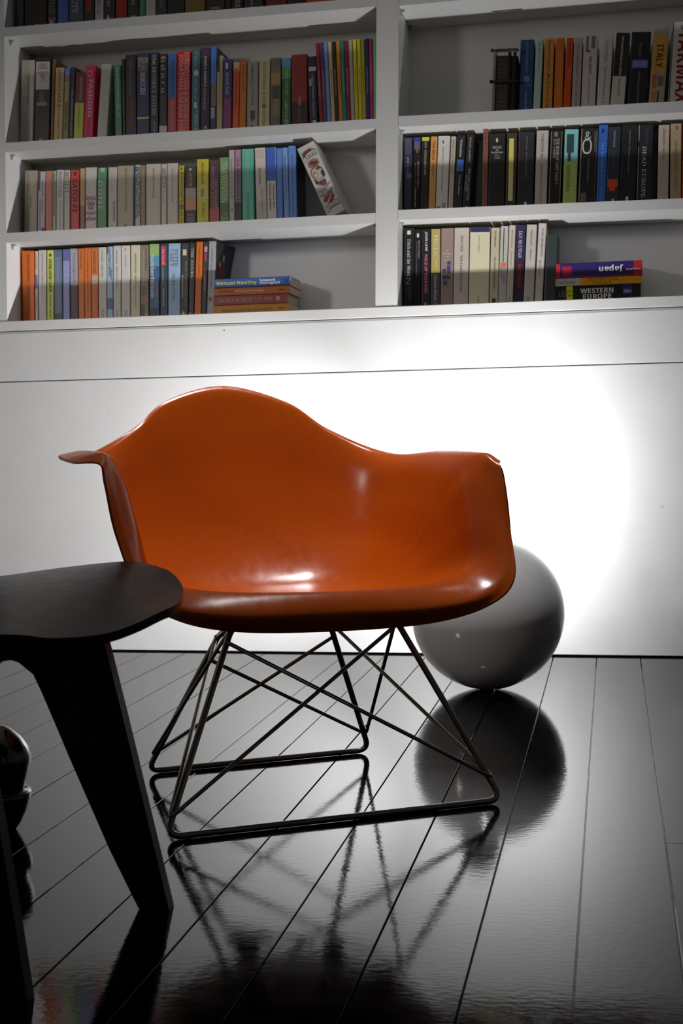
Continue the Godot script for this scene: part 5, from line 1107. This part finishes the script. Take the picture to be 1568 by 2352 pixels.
	shelve("books on the lowest shelf over the globe",0.07,false,[
		["worn black paperback with orange numeral, first of its row, beside black narrow-lettered paperback",tone(37,36,36),-0.5079,0.8843,0.0264,0.2027,0.0284,[[0.03,0.08,0.3,0.65,tone(229,226,223)]],[["Flesh and the Word",tone(229,226,222),"s",0.14,0.6,0.5,0.34,"v"],["2",tone(223,166,113),"s",0.62,0.7,0.45,0.6,"h"],["Edited by John Preston",tone(171,168,164),"r",0.74,0.9,0.6,0.14,"v"]]],
		["black paperback with two fine white lines, between black white-numeral paperback and black pink-titled paperback",tone(32,32,35),-0.485,0.8843,0.0165,0.1983,0.0247,[[0.05,0.1,0.35,0.7,tone(229,226,222)]],[["Kazuo Ishiguro",tone(227,224,220),"s",0.14,0.37,0.68,0.22,"v"],["An Artist of the Floating World",tone(148,145,151),"s",0.15,0.6,0.32,0.22,"v"]]],
		["black paperback with bold pink title, between black narrow-lettered paperback and gold-topped grey paperback",tone(31,31,35),-0.4627,0.8842,0.0232,0.1978,0.0192,[[0.94,0.985,0.3,0.6,tone(171,113,58)]],[["JOHN LAHR",tone(229,225,220),"b",0.03,0.28,0.5,0.32,"v"],["PRICK UP YOUR EARS",tone(217,110,134),"b",0.32,0.82,0.5,0.32,"v"]]],
		["paperback with gold top and grey swirls, between black pink-titled paperback and mauve grape paperback",tone(74,75,75),-0.4381,0.8842,0.0237,0.1972,0.0204,[[0,0.56,0,1,tone(185,164,99)],[0.94,0.98,0.35,0.6,tone(198,87,54)]],[["PROZAC",tone(229,224,210),"r",0.08,0.37,0.5,0.44,"v"],["Nation",tone(227,217,177),"r",0.36,0.5,0.6,0.28,"v"],["Elizabeth Wurtzel",tone(223,223,220),"s",0.59,0.92,0.5,0.3,"v"]]],
		["mauve paperback with purple grape dots, between gold-topped grey paperback and pinkish cream paperback",tone(155,133,125),-0.4089,0.8842,0.0315,0.1979,0.0242,[[0.42,0.47,0.5,0.8,tone(74,67,120)],[0.48,0.53,0.48,0.78,tone(74,67,120)],[0.52,0.57,0.1,0.42,tone(74,67,120)],[0.53,0.58,0.5,0.76,tone(74,67,120)],[0.6,0.65,0.15,0.45,tone(74,67,120)],[0.61,0.65,0.48,0.75,tone(74,67,120)],[0.67,0.73,0.2,0.5,tone(74,67,120)]],[["now",tone(229,216,209),"s",0.275,0.295,0.5,0.1,"h"],["it's time",tone(229,216,209),"s",0.31,0.335,0.5,0.12,"h"],["to say",tone(229,216,209),"s",0.355,0.38,0.5,0.1,"h"],["goodbye",tone(229,216,209),"s",0.4,0.425,0.5,0.12,"h"]]],
		["pinkish cream paperback with grey capitals, between mauve grape paperback and thick cream volume",tone(198,187,177),-0.3735,0.8841,0.037,0.1971,0.0303,[[0.97,1,0.4,0.55,tone(171,74,54)]],[["BEN OKRI",tone(61,56,52),"s",0.1,0.31,0.52,0.16,"v"],["THE FAMISHED ROAD",tone(61,56,52),"s",0.35,0.82,0.5,0.16,"v"]]],
		["thick cream volume with navy top band, between pinkish cream paperback and buff paperback",tone(217,210,181),-0.3276,0.8841,0.0505,0.1966,0.0346,[[0,0.065,0,1,tone(46,47,93)]],[["Joyce | Ulysses",tone(50,47,40),"s",0.11,0.32,0.45,0.08,"v"],["Oxford",tone(68,65,50),"s",0.88,0.98,0.48,0.07,"v"]]],
		["buff paperback with salmon and black lettering, between thick cream volume and white black-bar paperback",tone(195,185,159),-0.2898,0.884,0.0213,0.1933,0.0396,[[0.92,0.99,0.3,0.75,tone(58,54,47)]],[["THE THIRD WAVE",tone(148,84,72),"b",0.04,0.25,0.5,0.2,"v"],["Abe David & Ted Wheelwright",tone(29,28,23),"b",0.38,0.79,0.5,0.2,"v"]]],
		["white paperback with narrow black bar, between buff paperback and pale buff paperback",tone(190,187,179),-0.2682,0.884,0.0195,0.1963,0.0453,[[0.025,0.46,0.38,0.5,tone(37,36,36)],[0.47,0.52,0.1,0.9,tone(223,110,93)]],[["ALL TOMORROW'S",tone(35,33,32),"r",0.525,0.74,0.62,0.18,"v"],["PARTIES",tone(35,33,32),"r",0.525,0.67,0.25,0.18,"v"]]],
		["pale buff paperback with thin grey lettering, between white black-bar paperback and navy-maroon paperback",tone(198,190,172),-0.2495,0.884,0.0158,0.1975,0.0512,[],[["BRET EASTON ELLIS",tone(54,52,46),"s",0.06,0.28,0.5,0.2,"v"],["The Informers",tone(75,72,64),"s",0.33,0.52,0.5,0.2,"v"],["PICADO",tone(29,28,23),"s",0.905,1,0.5,0.4,"v"]]],
		["navy paperback shading to maroon, between pale buff paperback and ivory two-name paperback",tone(49,43,85),-0.2278,0.884,0.0238,0.1972,0.0494,[[0.45,0.85,0,1,tone(65,30,47)],[0.85,1,0,1,tone(40,44,61)]],[["IAN McEWAN",tone(218,214,229),"s",0.08,0.42,0.5,0.36,"v"],["/ SATURDAY",tone(175,74,93),"s",0.46,0.8,0.5,0.34,"v"]]],
		["ivory paperback with title and foot mark, between navy-maroon paperback and rosy white paperback",tone(194,188,177),-0.2019,0.8839,0.0252,0.1968,0.0569,[],[["GRAHAM SWIFT",tone(50,48,45),"s",0.07,0.27,0.5,0.16,"v"],["Waterland",tone(90,87,82),"s",0.31,0.44,0.5,0.15,"v"],["PICAN",tone(29,28,23),"s",0.92,1,0.45,0.26,"v"]]],
		["rosy white paperback with script word, between ivory two-name paperback and green clothbound book",tone(205,195,188),-0.1772,0.8839,0.0203,0.1988,0.0644,[[0,1,0,0.04,tone(77,82,130)]],[["TONI MORRISON",tone(76,71,80),"s",0.06,0.42,0.58,0.25,"v"],["BELOVED",tone(101,96,104),"s",0.46,0.68,0.45,0.25,"v"]]],
		["short dark green clothbound book, last of its row, beside rosy white paperback",tone(55,66,66),-0.1492,0.8839,0.0288,0.1684,0.0521,[],[]],
	])

# the front cover of the book just shelved, sprung open towards its upper corner
func flared_cover(spread: float) -> void:
	var w := last_size.x
	var h := last_size.y
	var d := last_size.z
	var at := func(u: float, v: float, lift: float) -> Vector3:
		# u from the spine to the fore edge, v from foot to head
		return Vector3(w * 0.5 + 0.0004 + lift + spread * pow(u, 1.6) * pow(v, 1.7), 0.0005 + v * (h - 0.001), -0.001 - u * d)
	var patch := func(u0: float, u1: float, v0: float, v1: float, lift: float, called: String, m: Material) -> void:
		var st := begin(true)
		for i in 8:
			for j in 8:
				var a := lerpf(u0, u1, i / 8.0)
				var b := lerpf(u0, u1, (i + 1) / 8.0)
				var c := lerpf(v0, v1, j / 8.0)
				var e := lerpf(v0, v1, (j + 1) / 8.0)
				quad(st, at.call(a, c, lift), at.call(b, c, lift), at.call(b, e, lift), at.call(a, e, lift), Vector3.RIGHT)
		part(called, finish(st), m, last_book)
	patch.call(0.0, 1.0, 0.0, 1.0, 0.0, "front_cover", ink(tone(46, 44, 46), 0.35))
	patch.call(0.22, 0.36, 0.1, 0.68, 0.0004, "printed_motif", ink(tone(150, 46, 40)))
	patch.call(0.45, 0.54, 0.2, 0.76, 0.0004, "printed_motif", ink(tone(150, 40, 36)))
	patch.call(0.22, 0.35, 0.68, 0.75, 0.0005, "printed_motif", ink(tone(176, 160, 128)))
	patch.call(0.44, 0.54, 0.76, 0.85, 0.0005, "printed_motif", ink(tone(190, 184, 160)))

# a differently coloured front board on the book just shelved
func side_board(c: Color) -> void:
	part("front_cover", box(Vector3(last_size.x * 0.5, 0.0003, -last_size.z), Vector3(last_size.x * 0.5 + 0.0006, last_size.y - 0.0003, -0.002), 0.0001), ink(c, 0.35), last_book)

# lying books: the spine's head points to the start of the row, or to its end when turned
func lay(label: String, hex: String, x0: float, x1: float, y: float, thick: float, front: float, d: float, bands: Array, words: Array, group: String, flip := false) -> Node3D:
	var o := make_book(label, hex, thick, x1 - x0, d, bands, words, group)
	o.position = Vector3(x0 if flip else x1, y + thick * 0.5 + 0.0002, front)
	o.rotation.z = -PI / 2 if flip else PI / 2
	return o

func stacks() -> void:
	var g := "books lying in a stack beside the grey end paperback"
	var y := 0.8835
	lay("yellow-orange paperback at the bottom of the four-book stack", "d98f1e", -1.0222, -0.8201, y, 0.0250, -0.06, 0.122, [], [["ROBERTSON DAVIES · THE LYRE OF ORPHEUS", "4a3206", "s", 0.1, 0.77, 0.42, 0.24, "v"], ["PENGUIN", "6b4a0a", "b", 0.86, 0.93, 0.5, 0.16, "v"]], g)
	lay("brick red hardback with white capitals, second from the stack's bottom", "a8443c", -1.0240, -0.8240, y + 0.0254, 0.0246, -0.06, 0.118, [[0.85, 0.9, 0.3, 0.75, "cdb0a8"]], [["SALMAN RUSHDIE", "e2c9c0", "s", 0.07, 0.53, 0.52, 0.4, "v"], ["EAST, WEST", "e2c9c0", "s", 0.56, 0.8, 0.52, 0.36, "v"]], g)
	lay("orange paperback second from the top of the four-book stack", "d8731a", -1.0208, -0.8172, y + 0.0504, 0.0198, -0.06, 0.124, [], [["Jay McInerney", "4a2a08", "r", 0.04, 0.26, 0.5, 0.34, "v"], ["The Last of the Savages", "f2e6d6", "b", 0.28, 0.66, 0.5, 0.4, "v"], ["PENGUIN", "5c330a", "b", 0.86, 0.92, 0.5, 0.2, "v"]], g)
	lay("blue paperback with yellow and white title topping the four-book stack", "2f5a9e", -1.0196, -0.8156, y + 0.0706, 0.0238, -0.06, 0.126, [], [["Virtual Reality", "d8d24a", "b", 0.02, 0.56, 0.45, 0.5, "v"], ["howard", "f0eee8", "b", 0.6, 0.8, 0.7, 0.3, "v"], ["rheingold", "f0eee8", "b", 0.6, 0.86, 0.34, 0.34, "v"], ["TSF", "16244a", "b", 0.91, 0.97, 0.5, 0.45, "v"]], g)
	var g2 := "travel books lying in a stack beside the green clothbound book"
	y = 0.8830
	lay("black travel guide with yellow square at the bottom of the three-book stack", "1c1b20", -0.1352, 0.0752, y, 0.0395, -0.06, 0.128, [[0.135, 0.21, 0.0, 1.0, "d8d820"], [0.79, 0.9, 0.3, 1.0, "2d2f6a"]], [["WESTERN", "f0eeea", "b", 0.3, 0.685, 0.66, 0.3, "v"], ["EUROPE", "f0eeea", "b", 0.33, 0.66, 0.3, 0.3, "v"], ["LET'S", "2a2a18", "b", 0.14, 0.2, 0.66, 0.14, "v"], ["GO", "2a2a18", "b", 0.15, 0.195, 0.42, 0.14, "v"], ["LG", "8a8a8a", "r", 0.05, 0.12, 0.5, 0.34, "v"], ["2004", "c8c8d8", "b", 0.8, 0.89, 0.55, 0.2, "v"]], g2)
	lay("white and yellow paperback in the middle of the three-book stack", "e8a51e", -0.1330, 0.0778, y + 0.0399, 0.0190, -0.06, 0.122, [[0.0, 0.29, 0.0, 1.0, "c6c4be"]], [["Paul Auster", "3a3a3a", "r", 0.015, 0.235, 0.5, 0.5, "v"], ["THE NEW YORK", "7a4a10", "s", 0.36, 0.73, 0.72, 0.3, "v"], ["TRILOGY", "7a4a10", "s", 0.43, 0.65, 0.28, 0.3, "v"]], g2)
	var j := lay("violet travel guide lying upside down with red ends, topping the stack", "33256a", -0.1312, 0.0794, y + 0.0594, 0.0372, -0.06, 0.126, [[0.0, 0.1, 0.0, 1.0, "b8262a"], [0.955, 1.0, 0.0, 1.0, "c22040"], [0.1, 0.96, 0.93, 1.0, "a8203a"], [0.82, 0.93, 0.2, 0.85, "a8263a"]], [["Japan", "f2f0f4", "b", 0.22, 0.5, 0.46, 0.5, "v"], ["lonely planet", "e8d8dc", "b", 0.02, 0.19, 0.55, 0.18, "v"]], g2, true)
	var tag := begin()
	add_box(tag, Vector3(-0.006, 0.04, -0.0325), Vector3(-0.0055, 0.06, -0.02), 0.0001)
	# a paper slip sticks out of the violet guide
	part("paper_slip", box(Vector3(-0.003, -0.0105, -0.03), Vector3(0.0135, 0.0, -0.0296), 0.0001), ink("8f948c"), j)

# the heavy white volume tilted against the row on the middle shelf
func leaning_volume() -> void:
	var w := 0.0475
	var h := 0.196
	var lean := 0.4135
	var t := make_book("thick white tattoo-art volume tilted against the blue paperbacks", "d9d4ce", w, h, 0.135, [], [], "", true)
	t.position = Vector3(-0.7085 + cos(lean) * w * 0.5, 1.1196 + sin(lean) * w * 0.5 + 0.0002, -0.045)
	t.rotation.z = lean
	var dk := ink("2b2620")
	var z := 0.0006
	# ribbons, a rose, portraits and a heart printed on the spine
	for e in [[-0.006, 0.175, 0.009, 0.007, "b32620"], [-0.012, 0.170, 0.006, 0.004, "4c6b4a"], [0.004, 0.180, 0.007, 0.003, "4c6b4a"], [-0.015, 0.176, 0.004, 0.003, "4c6b4a"],
			[0.0, 0.143, 0.016, 0.011, "c47a52"], [-0.004, 0.146, 0.006, 0.005, "3b4470"], [0.006, 0.143, 0.006, 0.005, "3b4470"], [0.001, 0.138, 0.005, 0.003, "a84a4a"],
			[-0.001, 0.116, 0.0175, 0.018, "8a5a2a"], [-0.001, 0.116, 0.0155, 0.016, "d2c8b6"], [-0.008, 0.114, 0.007, 0.009, "9a8f4a"], [-0.007, 0.113, 0.004, 0.006, "d8cdb8"], [0.006, 0.121, 0.006, 0.007, "c8c2b8"], [0.006, 0.127, 0.007, 0.003, "55504c"], [0.012, 0.110, 0.005, 0.009, "3b4470"],
			[-0.003, 0.098, 0.014, 0.005, "b9b2a6"], [-0.012, 0.094, 0.005, 0.005, "3b4470"], [0.002, 0.089, 0.010, 0.006, "454b74"], [0.004, 0.088, 0.003, 0.003, "b04a5a"], [-0.014, 0.100, 0.003, 0.004, "b8402c"], [0.003, 0.082, 0.008, 0.003, "a8372c"], [-0.008, 0.082, 0.004, 0.004, "c0b8aa"]]:
		z += 0.00006
		var m := part("printed_motif", disc(1.0, 20), ink(e[4]), t, Vector3(e[0], e[1], z))
		m.scale = Vector3(e[2], e[3], 1.0)
	z += 0.0001
	for rb in [[0.163, 0.012, "1000", 1.0], [0.070, 0.0125, "TATTOOS", -1.0], [0.022, 0.0115, "TASCHEN", 1.0]]:
		# a curved ribbon: dark outline, pale face, lettering along it
		for layer in 2:
			var st := begin()
			for k in 16:
				var pts := []
				for q in [k, k + 1]:
					var u: float = -1.0 + 2.0 * q / 16.0
					var bow: float = rb[3] * 0.005 * (1.0 - u * u) + 0.004 * u
					var hh: float = rb[1] * 0.5 + (0.0009 if layer == 0 else 0.0)
					var xx: float = u * (0.0195 if layer == 0 else 0.0187)
					pts.append(Vector3(xx, rb[0] + bow - hh, 0))
					pts.append(Vector3(xx, rb[0] + bow + hh, 0))
				quad(st, pts[0], pts[2], pts[3], pts[1], Vector3.BACK)
			part("printed_ribbon", finish(st), dk if layer == 0 else ink("d9d4ce"), t, Vector3(0, 0, z + 0.00008 * layer))
		letter(rb[2], "s", 0.031, rb[1] * 0.72, dk, t, Vector3(0, rb[0] + rb[3] * 0.003, z + 0.0003), 0.1)
	# heart
	for e in [[-0.005, 0.046, 0.0085, 0.008, "a8241e"], [0.006, 0.048, 0.0085, 0.008, "a8241e"], [0.0005, 0.039, 0.008, 0.0075, "a8241e"], [-0.013, 0.043, 0.004, 0.002, "4c6b4a"], [0.011, 0.057, 0.004, 0.002, "4c6b4a"]]:
		z += 0.00006
		var m2 := part("printed_motif", disc(1.0, 20), ink(e[4]), t, Vector3(e[0], e[1], z))
		m2.scale = Vector3(e[2], e[3], 1.0)
	var sash := part("printed_ribbon", box(Vector3(-0.014, -0.0018, 0), Vector3(0.014, 0.0018, 0.0001), 0.00003), ink("cfc8be"), t, Vector3(0.001, 0.044, z + 0.0002))
	sash.rotation.z = 0.75

# the flaring front cover of the grey paperback that ends the lowest row, and a small press of plates
func plate_press() -> void:
	var t := thing("plate_press", "small dark press of bolted plates holding paper, beside the deep blue hardback", "press", Vector3(-0.256, 1.3550, -0.07))
	t.rotation.z = -0.052
	var wood: Material = plain("press_black", Color(0.12, 0.11, 0.105), 0.5)
	part("end_plate", box(Vector3(-0.0330, 0.0003, -0.085), Vector3(-0.0262, 0.163, 0.003), 0.0006), ink("9a938c"), t)
	var st := begin()
	for k in 44:
		var y := 0.002 + k * 0.0034
		add_box(st, Vector3(-0.0258, y, -0.08), Vector3(0.012, y + 0.0027, -0.001 - 0.0006 * (k % 3)), 0.0002)
	part("paper_block", finish(st), ink("6a5c50", 0.85), t)
	for x in [0.0035, 0.0165]:
		part("slat", box(Vector3(x, 0.0003, -0.02), Vector3(x + 0.0062, 0.168, 0.0022), 0.0005), wood, t)
	part("rear_plate", box(Vector3(0.0120, 0.0003, -0.085), Vector3(0.0275, 0.150, -0.004), 0.0006), wood, t)
	for y in [0.1615, 0.085]:
		var rod := part("bolt", lathe([Vector2(0, -0.040), Vector2(0.0044, -0.040), Vector2(0.0046, -0.0345), Vector2(0.003, -0.034), Vector2(0.003, -0.027), Vector2(0.0043, -0.0262), Vector2(0.0043, 0.024), Vector2(0.003, 0.029), Vector2(0, 0.0305)], 20), wood, t, Vector3(0, y, 0.0055))
		rod.rotation.z = -PI / 2
	for y in [0.124, 0.048]:
		part("lug", box(Vector3(0.0275, y - 0.004, -0.03), Vector3(0.0335, y + 0.004, -0.02), 0.0006), wood, t)
